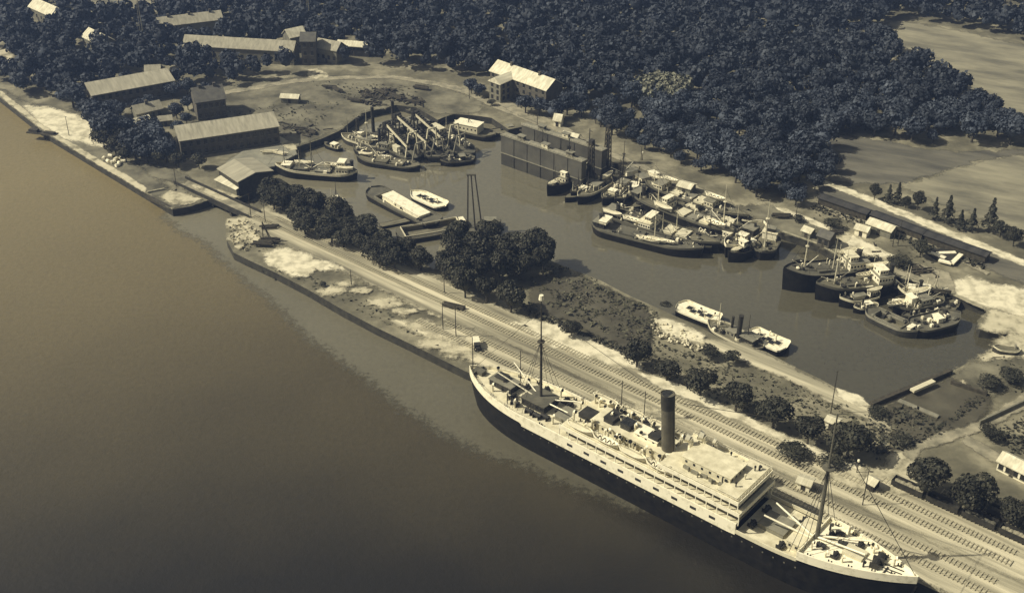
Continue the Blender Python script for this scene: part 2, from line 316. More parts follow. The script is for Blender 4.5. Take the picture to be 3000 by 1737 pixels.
patch('road', [(0, 268), (60, 312), (120, 365), (180, 405), (260, 450), (430, 552), (425, 566), (300, 492), (130, 386), (0, 284)], M['sand'], .3)
patch('sand_patch', [(400, 470), (480, 490), (560, 520), (540, 540), (440, 520)], M['meadow'], .5)
patch('sand_patch', [(500, 560), (590, 585), (560, 600), (505, 600), (470, 580)], M['sand'], .6)
patch('sand_patch', [(560, 545), (640, 560), (700, 578), (650, 590), (580, 560)], M['sand'], .6)
patch('yard', [(660, 480), (720, 440), (860, 420), (870, 455), (840, 470), (808, 488), (745, 502)], M['concrete'], .3)
patch('sand_patch', [(810, 400), (860, 420), (870, 440), (850, 445), (810, 415)], M['sand'], .5)
# the pier itself
pstrip('pier_road', -178 + 40, 260, 24, 41, M['streak'])
patch('pier_road', None, M['streak'], .8, 5, [pier(-45, 12), pier(260, 11.5), pier(260, 26), pier(-20, 26)])
patch('sand_patch', [(775, 745), (820, 730), (865, 735), (940, 765), (1010, 792), (975, 795), (925, 790), (900, 812), (860, 812), (830, 795), (790, 780)], M['sand_bright'], 1)
patch('sand_patch', [(668, 645), (720, 640), (735, 680), (765, 690), (760, 715), (720, 715), (700, 735), (672, 705)], M['sand'], 1)
for (cx, cy, r) in [(965, 855, 3), (1055, 855, 2), (1130, 890, 3.5), (1232, 955, 2.5), (1020, 835, 2), (1310, 1000, 4), (1345, 1030, 5), (1180, 915, 2.5), (1280, 1010, 3), (1880, 1215, 3)]:
    c = up(cx, cy); patch('sand_patch', None, M['sand'], .3, 9, [c + Vector((math.cos(a + PA) * r * 1.7 * rnd.uniform(.5, 1.25), math.sin(a + PA) * r * rnd.uniform(.5, 1.2), 0)) for a in [k * .63 for k in range(10)]], soft_k=1.1)
patch('sand_patch', [(1490, 950), (1560, 940), (1640, 955), (1700, 985), (1850, 1050), (1880, 1090), (1800, 1080), (1680, 1040), (1560, 985)], M['sand_bright'], 1)
patch('sand_patch', [(1865, 1096), (1930, 1110), (2030, 1150), (2130, 1200), (2260, 1262), (2400, 1320), (2540, 1385), (2500, 1392), (2380, 1336), (2230, 1268), (2080, 1200), (1950, 1145)], M['sand_bright'], .9)
patch('sand_patch', [(2380, 1390), (2480, 1380), (2600, 1370), (2640, 1330), (2680, 1380), (2740, 1430), (2640, 1450), (2560, 1440), (2440, 1420)], M['sand'], 1)
patch('bank_path', [(1915, 940), (1990, 960), (2060, 1000), (2180, 1010), (2320, 1080), (2540, 1195), (2620, 1262), (2600, 1275), (2480, 1205), (2300, 1110), (2150, 1055), (2030, 1010)], M['streak'], .6)
patch('sand_patch', [(1905, 940), (1960, 940), (2060, 985), (2060, 1010), (2000, 1000), (1940, 975)], M['sand_bright'], .8)
patch('sand_patch', [(2450, 1140), (2520, 1165), (2545, 1192), (2510, 1195), (2455, 1165)], M['sand_bright'], .4)
patch('grass_bank', [(1640, 790), (1850, 880), (1900, 930), (1900, 1020), (1840, 1030), (1700, 960), (1560, 905), (1560, 820)], M['mud'], 1)
# quay coping stones
def coping(px=None, pts=None, w=1.0):
    pts = pts or [up(*p) for p in px]; b = MB()
    for a, c in zip(pts[:-1], pts[1:]):
        d = (c - a).normalized(); nrm = Vector((-d.y, d.x, 0))
        b.bar(a + nrm * w * .4 + Vector((0, 0, .16)), c + nrm * w * .4 + Vector((0, 0, .16)), w, .3)
    return tag(b.build('quay_coping', M['coping']), None, None, kind='structure')
coping(riv_left, w=1.1)
coping([(2292, 680), (2397, 717), (2470, 758), (2560, 790), (2640, 815), (2717, 837), (2898, 906)], w=.8)

# ---------------------------------------------------------------- trees
def quads_mesh(name, P, N, S, m, cores=None):
    """leaf-clump faces: centres P, normals N, half sizes S"""
    n = len(P); rs = np.random.RandomState(3)
    N = N / (np.linalg.norm(N, axis=1, keepdims=True) + 1e-6)
    A = np.cross(N, rs.normal(size=(n, 3))); A /= (np.linalg.norm(A, axis=1, keepdims=True) + 1e-6)
    B = np.cross(N, A); S = S[:, None]; k = rs.uniform(.55, 1, (n, 1))
    V = np.stack([P - A * S, P - B * S * k, P + A * S, P + B * S * k], 1).reshape(-1, 3)
    F = np.arange(4 * n).reshape(-1, 4)
    if cores is not None:
        cv, cf = cores; cf = cf + len(V); V = np.vstack([V, cv]); F = np.vstack([F, cf])
    me = bpy.data.meshes.new(name); me.vertices.add(len(V)); me.vertices.foreach_set('co', V.astype(np.float32).ravel())
    me.loops.add(F.size); me.loops.foreach_set('vertex_index', F.astype(np.int32).ravel())
    me.polygons.add(len(F)); me.polygons.foreach_set('loop_start', np.arange(0, F.size, 4, dtype=np.int32))
    me.polygons.foreach_set('loop_total', np.full(len(F), 4, dtype=np.int32))
    me.materials.append(m); me.update(calc_edges=True); return me
def crown_pts(rs, w, h, n, z0, shape='round'):
    """points and normals over many lobes; crown spans z0..z0+h"""
    K = rs.randint(9, 14)
    if shape == 'cone':
        t = rs.uniform(0, 1, n); a = rs.uniform(0, 6.283, n); rr = (1 - t) * w / 2 * (0.75 + .3 * np.sin(t * 22)) * rs.uniform(.7, 1.1, n)
        P = np.stack([rr * np.cos(a), rr * np.sin(a), z0 + t * h], 1); N = np.stack([np.cos(a), np.sin(a), np.full(n, .6)], 1)
        return P, N + rs.normal(size=(n, 3)) * .4
    a = rs.uniform(0, 6.283, K); el = rs.uniform(-.3, 1.1, K)
    c = np.stack([np.cos(a) * np.cos(el) * w * .27, np.sin(a) * np.cos(el) * w * .27, z0 + h * .45 + np.sin(el) * h * .27], 1)
    r = rs.uniform(.17, .27, K)
    idx = rs.randint(0, K, n); d = rs.normal(size=(n, 3)); d[:, 2] += .35; d /= np.linalg.norm(d, axis=1, keepdims=True)
    ext = np.stack([np.full(n, w), np.full(n, w), np.full(n, h * 1.05)], 1)
    P = c[idx] + d * ext * r[idx][:, None] * rs.uniform(.78, 1.06, (n, 1))
    return P, d + rs.normal(size=(n, 3)) * .45
def core(w, h, z0, rs):
    nu, nv = 8, 6; V = []; F = []
    for i in range(nv + 1):
        ph = math.pi * i / nv
        for j in range(nu):
            th = 2 * math.pi * j / nu; q = rs.uniform(.8, 1.1)
            V.append((w * .25 * q * math.sin(ph) * math.cos(th), w * .25 * q * math.sin(ph) * math.sin(th), z0 + h * .40 + h * .27 * q * math.cos(ph)))
    for i in range(nv):
        for j in range(nu): F.append((i * nu + j, (i + 1) * nu + j, (i + 1) * nu + (j + 1) % nu, i * nu + (j + 1) % nu))
    return np.array(V), np.array(F)
def crown_mesh(seed, m, n=700, leaf=.62, shape='round', w=1.0, h=1.0):
    """unit-ish tree 10 m wide, 10 m tall"""
    rs = np.random.RandomState(seed); W = 10 * w; H = 8.2 * h
    P, N = crown_pts(rs, W, H, n, 1.8, shape)
    return quads_mesh('crown', P, N, rs.uniform(leaf * .6, leaf * 1.3, n), m, core(W * (1 if shape != 'cone' else .5), H, 1.8, rs))
NEAR = [crown_mesh(s, M['leaf'], 2200, .37) for s in range(6)]
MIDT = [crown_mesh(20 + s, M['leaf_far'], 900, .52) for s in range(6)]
PALE = [crown_mesh(40 + s, M['leaf_pale'], 420, .8) for s in range(3)]
CONE = [crown_mesh(60 + s, M['leaf'], 500, .5, 'cone', .55, 1.15) for s in range(2)]
BUSH = [crown_mesh(80 + s, M['leaf'], 1000, .42) for s in range(3)]
tk = MB(); tk.tube((0, 0, 0), (.1, 0, 3.2), .38, .26, 7, False); tk.tube((.1, 0, 3.0), (1.4, .5, 5.6), .2, .08, 5, False); tk.tube((.1, 0, 3.0), (-1.2, .8, 5.4), .2, .08, 5, False); tk.tube((.1, 0, 3.0), (.1, -1.2, 5.8), .2, .08, 5, False)
TRUNK = tk.mesh('trunk', M['bark'])
TREES = []
def tree(x, y, w, h, kind, label, group=None, name='tree', cat='tree', centre=True, z=3.0):
    """crown centre measured at photo x, y; w wide, h tall (m)"""
    p = up(x, y, z + h * .55) if centre else Vector((x, y, 0))
    t = thing(name, label, cat, (p.x, p.y, z), rnd.uniform(0, 6.28), group)
    t.scale = (w / 10, w / 10 * rnd.uniform(.88, 1.1), h / 10)
    c = rnd.choice(kind); part(c, t, (0, 0, 0), 0, 'crown')
    if name != 'bush': part(TRUNK, t, (0, 0, 0), 0, 'trunk')
    TREES.append((p.x, p.y)); return t
def scatter(poly, spacing, seed, wrange, hrange, kind, label, group, avoid=(), maxn=999, name='tree'):
    r = random.Random(seed); c = 0
    gp = [up(x, y, 3) for x, y in poly]; xs = [p.x for p in gp]; ys = [p.y for p in gp]
    py = min(ys); row = 0
    while py < max(ys):
        px = min(xs) + (row % 2) * spacing / 2
        while px < max(xs):
            X = px + r.uniform(-.3, .3) * spacing; Y = py + r.uniform(-.3, .3) * spacing
            q = pj(X, Y, 3)
            if inpoly(q[0], q[1], poly) and not any(inpoly(q[0], q[1], a) for a in avoid) and c < maxn:
                tree(X, Y, r.uniform(*wrange), r.uniform(*hrange), kind, label, group, name, name, centre=False); c += 1
            px += spacing
        py += spacing * .87; row += 1
    return c
cnt = 0
cnt += scatter([(748, 585), (790, 560), (900, 612), (1010, 640), (1112, 690), (1165, 735), (1235, 790), (1180, 812), (1080, 775), (960, 725), (850, 665), (770, 622)], 7.0, 3, (8, 10.5), (7.5, 10.5), NEAR, 'dark leafy tree in the dense belt between the pier road and the basin, bridge end', 'trees of the dense belt beyond the bridge')
cnt += scatter([(1290, 800), (1300, 715), (1400, 715), (1520, 730), (1625, 770), (1600, 830), (1500, 840), (1420, 900), (1340, 880)], 7.6, 5, (9, 12), (10, 13), NEAR, 'tall dark tree in the dense clump beside the sheerlegs at mid pier', 'trees of the mid pier clump')
for x, y, w, h, lab in [(1497, 868, 12, 11.5, 'single round tree standing in front of the dense clump at mid pier'),
        (1675, 962, 7.5, 6, 'small round tree at the lit corner of the hedge bank behind the main mast'),
        (1868, 1035, 9.5, 10, 'first round tree of the pier row, nearest the pale rubble'),
        (1955, 1085, 8.5, 7.5, 'low tree of the pier row between the first and the third'),
        (2055, 1118, 10.5, 10, 'third tree of the pier row, above the tall funnel'),
        (2160, 1160, 11, 10.5, 'fourth tree of the pier row, right of the funnel top'),
        (2270, 1208, 11, 10.5, 'fifth tree of the pier row, wide dark crown'),
        (2372, 1255, 10.5, 10.5, 'sixth tree of the pier row, hiding the foremast top'),
        (2490, 1288, 14, 11.5, 'broad dark tree at the end of the pier row beside the low bush'),
        (2720, 1392, 12.5, 12, 'big dark tree beside the railway wagons, nearer the road junction'),
        (2855, 1440, 13, 12, 'big dark tree behind the railway wagons, farther from the junction'),
        (2980, 1500, 10, 8, 'tree at the right edge behind the wagons'),
        (2700, 726, 8.5, 7, 'round tree beside the pale walled plot above the right quay'),
        (1640, 268, 0, 0, '')]:
    if w: tree(x, y, w, h, NEAR, lab)
for x, y, w, h, lab in [(2080, 1030, 7, 4.5, 'dark bush on the bank below the crane barge, left of a pair'), (2145, 1045, 6, 5, 'round bush on the bank below the crane barge, right of a pair'),
        (2330, 1322, 10, 4, 'low dark bush left of the foremast by the pier road'), (2440, 1345, 9, 4, 'low dark bush in the shade under the broad tree'),
        (2570, 1205, 7, 3, 'dark bush at the foot of the dam wall, basin corner'), (945, 832, 3, 2.2, 'small dark bush below the pale sand patch on the pier'),
        (2050, 610, 4, 3, 'small bush on the bank behind the moored coasters'), (2340, 640, 5, 3, 'bush beside the pale road above the right quay'),
        (2440, 655, 8, 4, 'wide bush strip between the two roads above the right quay'), (2640, 1290, 6, 3, 'bush by the road junction near the muddy pond'),
        (2900, 1265, 8, 4, 'bush by the fork of the road at the right edge'), (2960, 1100, 9, 4.5, 'dark bush on the sandy shore at the right edge'), (2900, 1120, 8, 4, 'dark bush on the sandy shore above the pond'),
        (1950, 893, 4.5, 2.5, 'round dark bush at the end of the white hopper barge on the bank'), (2640, 765, 9, 4, 'wide bush between the right quay and the walled plot'), (2560, 760, 7, 3, 'bush behind the white deckhouses at the right quay'),
        (1440, 300, 5, 3, 'bush beside the path below the pale roofed lodge'), (850, 945, 0, 0, '')]:
    if w: tree(x, y, w, h, BUSH, lab, None, 'bush', 'bush')
for i, (x, y, w, h, k) in enumerate([(2565, 560, 6, 7, 0), (2605, 570, 5, 7, 1), (2632, 568, 5, 8, 1), (2692, 585, 6.5, 8, 0), (2740, 612, 5, 8, 1), (2780, 615, 7, 10, 1), (2815, 645, 6, 7, 1), (2850, 645, 6, 8, 1), (2905, 632, 8, 12, 1), (2935, 668, 7, 7, 0), (2975, 690, 7, 8, 0), (2655, 590, 4, 5, 0)]):
    names = ['first', 'second', 'third', 'fourth', 'fifth', 'sixth', 'seventh', 'eighth', 'ninth', 'tenth', 'eleventh', 'twelfth']
    if k: tree(x, y, w * 1.6, h, CONE, names[i] + ' tree of the roadside row from the left, pointed conifer before the pale field', None, 'conifer_tree')
    else: tree(x, y, w, h, NEAR, names[i] + ' tree of the roadside row, rounded, before the pale field')
FIELDS = [[(2545, 98), (2590, 66), (2640, 54), (2710, 66), (2850, 92), (3000, 125), (3300, 180), (3300, 420), (3010, 400), (2940, 350), (2860, 305), (2825, 250), (2730, 218), (2660, 180), (2600, 148), (2545, 128)],
          [(2850, 10), (3300, 10), (3300, 85), (3000, 66), (2880, 56)], [(150, -60), (620, -60), (520, -10), (470, 30), (380, 60), (240, 40)], [(-60, 110), (10, 135), (40, 170), (75, 208), (40, 216), (0, 200), (-60, 175)]]
FOREST = [(-700, -330), (3700, -330), (3700, 330), (3050, 440), (2860, 418), (2700, 430), (2560, 400), (2400, 402), (2425, 470), (2430, 570), (2350, 610), (2270, 590), (2200, 585), (2080, 520), (1980, 478), (1900, 450), (1800, 410), (1730, 380), (1640, 330), (1560, 292),
          (1500, 262), (1400, 228), (1300, 222), (1250, 210), (1100, 198), (930, 196), (900, 215), (800, 232), (700, 250), (640, 262), (560, 262), (530, 250), (520, 300), (490, 330), (470, 330), (470, 400), (560, 470), (590, 500), (560, 512), (490, 500), (440, 480), (380, 470), (300, 415), (280, 360), (200, 322), (60, 285), (0, 250), (-500, 60)]

# ---------------------------------------------------------------- buildings
FOOT = []
def building(name, label, e0, e1, depth, hwall, rise, wm, rm, cat='building', nwin=0, rows=1, chim=0, z=3.0, over=.5, gables=None, group=None, mono=False, door=True):
    """near eave measured at photo points e0 -> e1 (left, right); depth runs away from the camera"""
    a = up(e0[0], e0[1], z + hwall); b = up(e1[0], e1[1], z + hwall); d = b - a; L = d.length; rz = math.atan2(d.y, d.x)
    t = thing(name, label, cat, (a.x, a.y, z), rz, group)
    D = depth; yr = D if mono else D / 2; W = MB()
    W.add([(0, 0, 0), (L, 0, 0), (L, D, 0), (0, D, 0), (0, 0, hwall), (L, 0, hwall), (L, D, hwall), (0, D, hwall), (0, yr, hwall + rise), (L, yr, hwall + rise)],
          [(0, 1, 5, 4), (2, 3, 7, 6), (1, 2, 6, 5), (3, 0, 4, 7), (5, 6, 9), (7, 4, 8)])
    W.build('wall', wm, t)
    Rf = MB(); o = over; sl = rise / yr
    pr = [(-o, -o * sl + .12), (yr, rise + .12)] + ([] if mono else [(D + o, -o * sl + .12)])
    for (ya, za), (yb, zb) in zip(pr[:-1], pr[1:]):
        Rf.add([(x, y, hwall + zz + k) for x in (-o, L + o) for (y, zz) in ((ya, za), (yb, zb)) for k in (0, .28)],
               [(0, 1, 3, 2), (4, 6, 7, 5), (0, 4, 5, 1), (2, 3, 7, 6), (1, 5, 7, 3), (0, 2, 6, 4)])
    rf = Rf.build('roof', rm, t)
    for k in range(chim):
        x = L * (k + .5) / chim; ch = MB(); ch.box(x - .5, x + .5, yr - .9 if not mono else yr - 2, yr + .1 if not mono else yr - 1, hwall + rise * .7, hwall + rise + 1.4); ch.box(x - .6, x + .6, (yr - 1.0) if not mono else yr - 2.1, (yr + .2) if not mono else yr - .9, hwall + rise + 1.4, hwall + rise + 1.6)
        ch.build('chimney', M['brick'], rf)
    if nwin:
        wb = MB(); wb.box(-.7, .7, -.06, .05, 0, 1.9); wme = wb.mesh('window', M['glass'])
        hb = hwall / rows
        for r_ in range(rows):
            for k in range(nwin):
                x = L * (k + .5) / nwin; wv = part(wme, t, (x, 0, hb * r_ + hb * .28), 0, 'window')
                wb2 = None
        SILL = MB(); SILL.box(-.85, .85, -.16, .06, -.2, -.02); sme = SILL.mesh('sill', M['plaster'])
        for ch_ in [c_ for c_ in t.children if c_.name.startswith('window')]: part(sme, ch_, (0, 0, 0), 0, 'sill')
    if door:
        db = MB(); x = L * .5 if nwin % 2 == 0 else L * .35; db.box(x - .6, x + .6, -.08, .05, 0, 2.2); db.build('door', M['rope'], t)
    FOOT.append((a.x, a.y, rz, L, D)); return t
building('barracks', 'long two storey barracks with flat pale roof beside the bridge end of the basin', (527, 415), (816, 372), 11, 7.5, 2.2, M['brick'], M['roof'], nwin=14, rows=2, chim=0, mono=True)
building('barracks', 'long pale roofed barracks among trees, second from the basin, left of the path', (270, 282), (510, 238), 11, 7, 2.2, M['brick'], M['roof'], nwin=12, rows=2, mono=True)
h3 = building('brick_house', 'dark brick house with hipped slate roof and pale ridges between the two barracks', (574, 302), (660, 290), 14, 8.5, 4.0, M['brick'], M['roof_dark'], nwin=5, rows=2, chim=2)
building('house', 'small house with grey roof and white gable between the barracks and the river quay', (400, 335), (475, 318), 7, 4, 2.5, M['plaster'], M['roof'], nwin=4, chim=1)
building('outhouse', 'tiny white outhouse in front of the small grey roofed house', (402, 360), (440, 350), 4, 3, 1.2, M['white'], M['roof_light'])
building('outhouse', 'low shed with pale hipped roof between the brick house and the near barracks', (465, 356), (503, 352), 4, 2.5, 1.3, M['plaster'], M['roof'])
building('boat_shed', 'wide shed with pale roof and dark open gable beside the bridge', (640, 496), (698, 534), 15, 6, 1.6, M['dark'], M['roof'], door=False)
building('lean_to', 'low white roofed lean-to between the bridge and the boat shed', (632, 528), (692, 556), 3, 3, .5, M['plaster'], M['roof_light'], mono=True, door=False)
building('lodge', 'long lodge with bright pale roof at the edge of the wood beside the curved path', (1436, 208), (1600, 266), 11, 9.5, 3.5, M['brick'], M['roof_light'], nwin=9, rows=3, chim=2)
lg = [o for o in bpy.data.objects if o.name == 'lodge'][0]
q = MB(); q.box(7.5, 14.5, -8, -.02, 0, 9.2); wg = q.build('wing', M['plaster'], lg); q = MB(); q.add([(7, -8.5, 9.1), (15, -8.5, 9.1), (11, -8.5, 11.6), (7, 1.5, 9.6), (15, 1.5, 9.6), (11, 4.5, 11.6), (7, -8.5, 8.8), (15, -8.5, 8.8)], [(0, 2, 5, 3), (2, 1, 4, 5), (6, 7, 1, 2, 0)]); q.build('roof', M['roof_light'], wg)
q = MB(); q.box(-.7, .7, -.06, .05, 0, 1.9); qm = q.mesh('window', M['glass'])
for k in range(3):
    for xx in (9.3, 12.7): part(qm, wg, (xx, -8.01, 1.0 + k * 2.9), 0, 'window')
    for yy_ in (-6, -3): part(qm, wg, (14.52, yy_, 1.0 + k * 2.9), R(90), 'window')
building('farmhouse', 'bright roofed farmhouse in the top left corner', (84, 20), (152, 50), 9, 6, 3.5, M['plaster'], M['roof_light'], nwin=5)
building('farmhouse', 'bright roofed farmhouse among trees below the one in the top left corner', (240, 107), (292, 134), 9, 6, 3.2, M['plaster'], M['roof_light'], nwin=4, chim=1)
building('villa', 'long pale roofed villa with chimneys near the top left, by the slim mast', (468, 80), (652, 58), 11, 7, 3, M['plaster'], M['roof'], nwin=10, chim=3)
building('long_hall', 'very long low hall with grey roof behind trees, left of the gatehouse', (536, 133), (858, 152), 9, 7, 3.5, M['plaster'], M['roof'], nwin=16)
building('gatehouse', 'dark square gatehouse tower between the long hall and its right wing', (880, 122), (922, 122), 8, 12, 3, M['brick'], M['roof_dark'], nwin=2, rows=3)
building('annex', 'bright roofed annex behind the dark gatehouse tower', (850, 112), (896, 102), 8, 8, 3, M['plaster'], M['roof_light'], nwin=3)
building('hall_wing', 'short wing with pale roof right of the gatehouse tower', (922, 138), (985, 150), 8, 7, 3, M['plaster'], M['roof'], nwin=4)
building('long_shed', 'narrow shed with thin bright roof right of the gatehouse wing', (988, 133), (1080, 140), 5, 5, 1.6, M['dark'], M['roof_light'], nwin=0)
building('cottage', 'small grey roofed cottage among trees behind the second barracks', (425, 220), (468, 218), 8, 5, 3, M['plaster'], M['roof'], nwin=2)
building('yard_shed', 'small shed with bright ridge standing alone in the open yard', (822, 287), (872, 290), 4, 2.6, 1.0, M['plaster'], M['roof_light'])
building('long_dark_shed', 'long low dark shed along the light road, leftmost of three in line', (2398, 580), (2538, 628), 3.8, 2.8, .5, M['rope'], M['tar'], door=False)
building('long_dark_shed', 'long low dark shed along the light road, middle one of three in line', (2552, 630), (2702, 686), 3.8, 2.8, .5, M['rope'], M['tar'], door=False)
building('long_dark_shed', 'long low dark shed along the light road, rightmost of three in line', (2710, 690), (2888, 752), 3.8, 2.8, .5, M['rope'], M['tar'], door=False)
building('quay_hut', 'small dark hut with low roof on the right quay above the water', (2396, 690), (2430, 702), 5, 4, 1.5, M['brick'], M['roof_dark'], nwin=2)
building('tool_shed', 'small white roofed shed left of the dark hut on the right quay', (2350, 675), (2374, 684), 3.5, 2.4, 1.0, M['plaster'], M['roof_light'])
building('long_shed', 'long white roofed shed above the right quay between the two roads', (2540, 655), (2610, 680), 5, 3, 1.2, M['plaster'], M['roof_light'])
building('tool_shed', 'small white shed left of the long white roofed shed above the right quay', (2505, 670), (2540, 680), 4, 2.6, 1, M['white'], M['roof_light'])
building('cabin', 'small pale cabin on the path behind the floating dock', (1648, 395), (1690, 405), 3, 2.4, .9, M['white'], M['roof_light'])
building('cabin', 'low pale roofed cabin on the bank behind the moored coasters', (1985, 545), (2022, 555), 5, 2.6, .9, M['plaster'], M['roof_light'])
building('cabin', 'small white cabin on the pier road between funnel and foremast', (2336, 1412), (2372, 1424), 3.2, 2.6, .5, M['white'], M['roof_light'])
building('signal_hut', 'small dark fronted hut with bright roof beside the tall pole at the road junction', (2538, 1410), (2560, 1422), 3, 2.8, .8, M['dark'], M['roof_light'])
building('cottage', 'long white cottage at the right edge beyond the road fork', (2925, 1350), (3010, 1392), 5, 3, 1.5, M['white'], M['roof_light'], nwin=4)
building('kiosk', 'small white kiosk in front of the broad tree behind the pier row', (2420, 1232), (2450, 1244), 3, 2.6, .6, M['white'], M['roof_light'])
building('cabin', 'small pale gabled cabin half hidden by the first tree behind the path', (1622, 352), (1642, 355), 4, 3, 2, M['white'], M['roof_light'])
# a walled plot
c0 = up(2740, 752); wt = MB()
pl = [up(2748, 748), up(2812, 748), up(2788, 765), up(2750, 760)]
wt.prism([(p.x - c0.x, p.y - c0.y) for p in (up(2700, 735), up(2752, 770), up(2790, 776), up(2816, 748), up(2760, 735))], 0, 1.0)
tag(wt.build('raised_plot', M['dark'], None, (c0.x, c0.y, 3)), 'raised dark platform with white kerbs beside the round tree at the right', 'platform')
kb = MB()
for a, b_ in (((2750, 762), (2788, 772)), ((2788, 772), (2816, 745)), ((2744, 742), (2800, 740)), ((2720, 738), (2770, 756))):
    A_ = up(*a, 4.1); B_ = up(*b_, 4.1); kb.bar(A_, B_, 1.6, .5)
tag(kb.build('kerb', M['white']), 'bright white kerbs around the raised platform at the right', 'kerb')

def near_building(X, Y, m=3.6):
    for (ax, ay, rz, L, D) in FOOT:
        dx = X - ax; dy = Y - ay; u = dx * math.cos(rz) + dy * math.sin(rz); v = -dx * math.sin(rz) + dy * math.cos(rz)
        if -m < u < L + m and -m - 6 < v < D + m: return True
    return False
# the wood: the nearest trees one by one, the rest as one mass
r = random.Random(11); cand = []
for x, y, w_ in [(300, 400, 10), (335, 425, 9), (360, 398, 9), (400, 410, 8), (440, 420, 8), (365, 445, 9), (480, 405, 7), (520, 372, 7), (545, 345, 6), (515, 322, 8), (548, 300, 7), (440, 295, 8), (350, 320, 8), (310, 345, 9), (265, 345, 9), (505, 262, 8), (545, 250, 9), (600, 262, 8), (1540, 300, 10), (1580, 310, 9), (1620, 322, 10), (1405, 262, 7), (1380, 250, 8), (460, 460, 8), (520, 468, 7), (580, 470, 7)]:
    tree(x, y, w_, w_ * .95, NEAR if y > 380 else MIDT, 'dark tree beside the buildings', 'trees around the barracks' if x < 700 else 'trees around the lodge')
yy = 360
row = 0
while yy < 980:
    xx = -480 + (row % 2) * 4.2
    while xx < 480:
        X = xx + r.uniform(-2.6, 2.6); Y = yy + r.uniform(-2.4, 2.4)
        q = pj(X, Y, 3)
        if inpoly(q[0], q[1], FOREST) and not any(inpoly(q[0], q[1], f) for f in FIELDS) and not near_building(X, Y): cand.append((Y, X, q))
        xx += 8.4
    yy += 7.3; row += 1
cand.sort(key=lambda c: c[0])
inview = [c for c in cand if -60 < c[2][0] < 3060]
ntree = sum(1 for o in bpy.data.objects if o.get('category') in ('tree',))
budget = 298 - ntree
single = inview[:budget]; sset = set(id(c) for c in single)
for c in single:
    x, y = c[2]
    if x < 700: lab, grp = 'dark tree among the barracks and houses at the upper left', 'trees around the barracks'
    elif x < 1500: lab, grp = 'dark tree along the wood edge above the curved path', 'trees above the curved path'
    elif x < 2050 : lab, grp = 'dark rounded tree at the wood edge behind the floating dock and the bank path', 'trees along the bank path'
    else: lab, grp = 'dark rounded tree in the wooded block between the coasters and the grey fields', 'trees of the block beside the fields'
    w_ = r.choice([r.uniform(7, 9), r.uniform(9, 12), r.uniform(12, 15)]); kind = MIDT
    tree(c[1], c[0], w_, w_ * r.uniform(.75, 1.05), kind, lab, grp, centre=False)
pale_c = 0
for x, y, w_ in [(1862, 245, 10), (1890, 226, 11), (1930, 216, 12), (1970, 220, 12), (2005, 236, 10), (1895, 250, 10), (1940, 242, 11), (1985, 252, 10)]:
    p = up(x, y, 14); t = thing('tree', 'pale topped tree of the light grove standing out of the dark wood', 'tree', (p.x, p.y, 3), r.uniform(0, 6), 'pale grove in the wood'); t.scale = (w_ / 9, w_ / 9, 1.35)
    part(rnd.choice(PALE), t, (0, 0, 0), 0, 'crown'); part(TRUNK, t, (0, 0, 0), 0, 'trunk')
rest = [c for c in cand if id(c) not in sset]
rs = np.random.RandomState(5); Ps = []; Ns = []; Ss = []; cV = []; cF = []; off = 0
for c in rest:
    far = c[0] > 600; nn = 120 if far else 200
    W_ = rs.choice([rs.uniform(5.5, 8), rs.uniform(8, 11), rs.uniform(11, 15)], p=[.35, .45, .2]); H_ = W_ * rs.uniform(.72, 1.05) + 1
    nn = int(nn * max(.8, (W_ / 9.5) ** 1.7)); P_, N_ = crown_pts(rs, W_, H_, nn, 2.5); P_ += np.array([c[1], c[0], 3.0])
    Ps.append(P_); Ns.append(N_); Ss.append(rs.uniform(.4, 1.25, nn) * (1.0 if not far else 1.2))
    v_, f_ = core(W_ * 1.2, H_ * 1.05, 2.5, rs); cV.append(v_ + np.array([c[1], c[0], 3.0])); cF.append(f_ + off); off += len(v_)
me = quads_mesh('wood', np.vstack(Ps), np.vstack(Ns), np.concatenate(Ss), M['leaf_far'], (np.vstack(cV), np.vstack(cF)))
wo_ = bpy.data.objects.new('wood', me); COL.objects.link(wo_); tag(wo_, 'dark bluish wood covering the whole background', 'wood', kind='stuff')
ORD = 'first second third fourth fifth sixth seventh eighth ninth tenth eleventh twelfth thirteenth fourteenth fifteenth sixteenth seventeenth eighteenth nineteenth twentieth'.split()
ORD += ['twenty-' + o for o in ORD[:9]] + ['thirtieth'] + ['thirty-' + o for o in ORD[:9]]
def relabel(group, fmt, rows=2):
    it = [o for o in bpy.data.objects if o.get('group') == group]
    pos = [(o, pj(o.location.x, o.location.y, 3)) for o in it]
    def depth(o): d = o.location.to_2d() - PO.to_2d(); return -d.x * math.sin(PA) + d.y * math.cos(PA)
    srt = sorted(it, key=depth); nm = {2: ['front row', 'back row'], 3: ['front row', 'middle row', 'back row'], 4: ['front row', 'second row', 'third row', 'back row']}[rows]
    for r_ in range(rows):
        part_ = srt[len(srt) * r_ // rows:len(srt) * (r_ + 1) // rows]
        part_.sort(key=lambda o: pj(o.location.x, o.location.y, 3)[0])
        for k, o in enumerate(part_): o['label'] = fmt % (ORD[k], nm[r_])
relabel('trees of the dense belt beyond the bridge', 'dark leafy tree, %s from the bridge in the %s of the dense pier belt')
relabel('trees of the mid pier clump', 'tall dark tree, %s from the left in the %s of the mid pier clump', 3)
relabel('trees around the barracks', 'dark tree near the barracks, %s from the left in the %s', 3)
relabel('trees around the lodge', 'dark tree close around the bright roofed lodge, %s from the left, %s')
relabel('trees along the bank path', 'rounded tree by the bank path, %s from the left, %s', 2)
relabel('trees of the block beside the fields', 'dark rounded tree of the block beside the fields, %s from left, %s', 4)
relabel('pale grove in the wood', 'pale topped tree, %s from the left in the %s of the light grove')
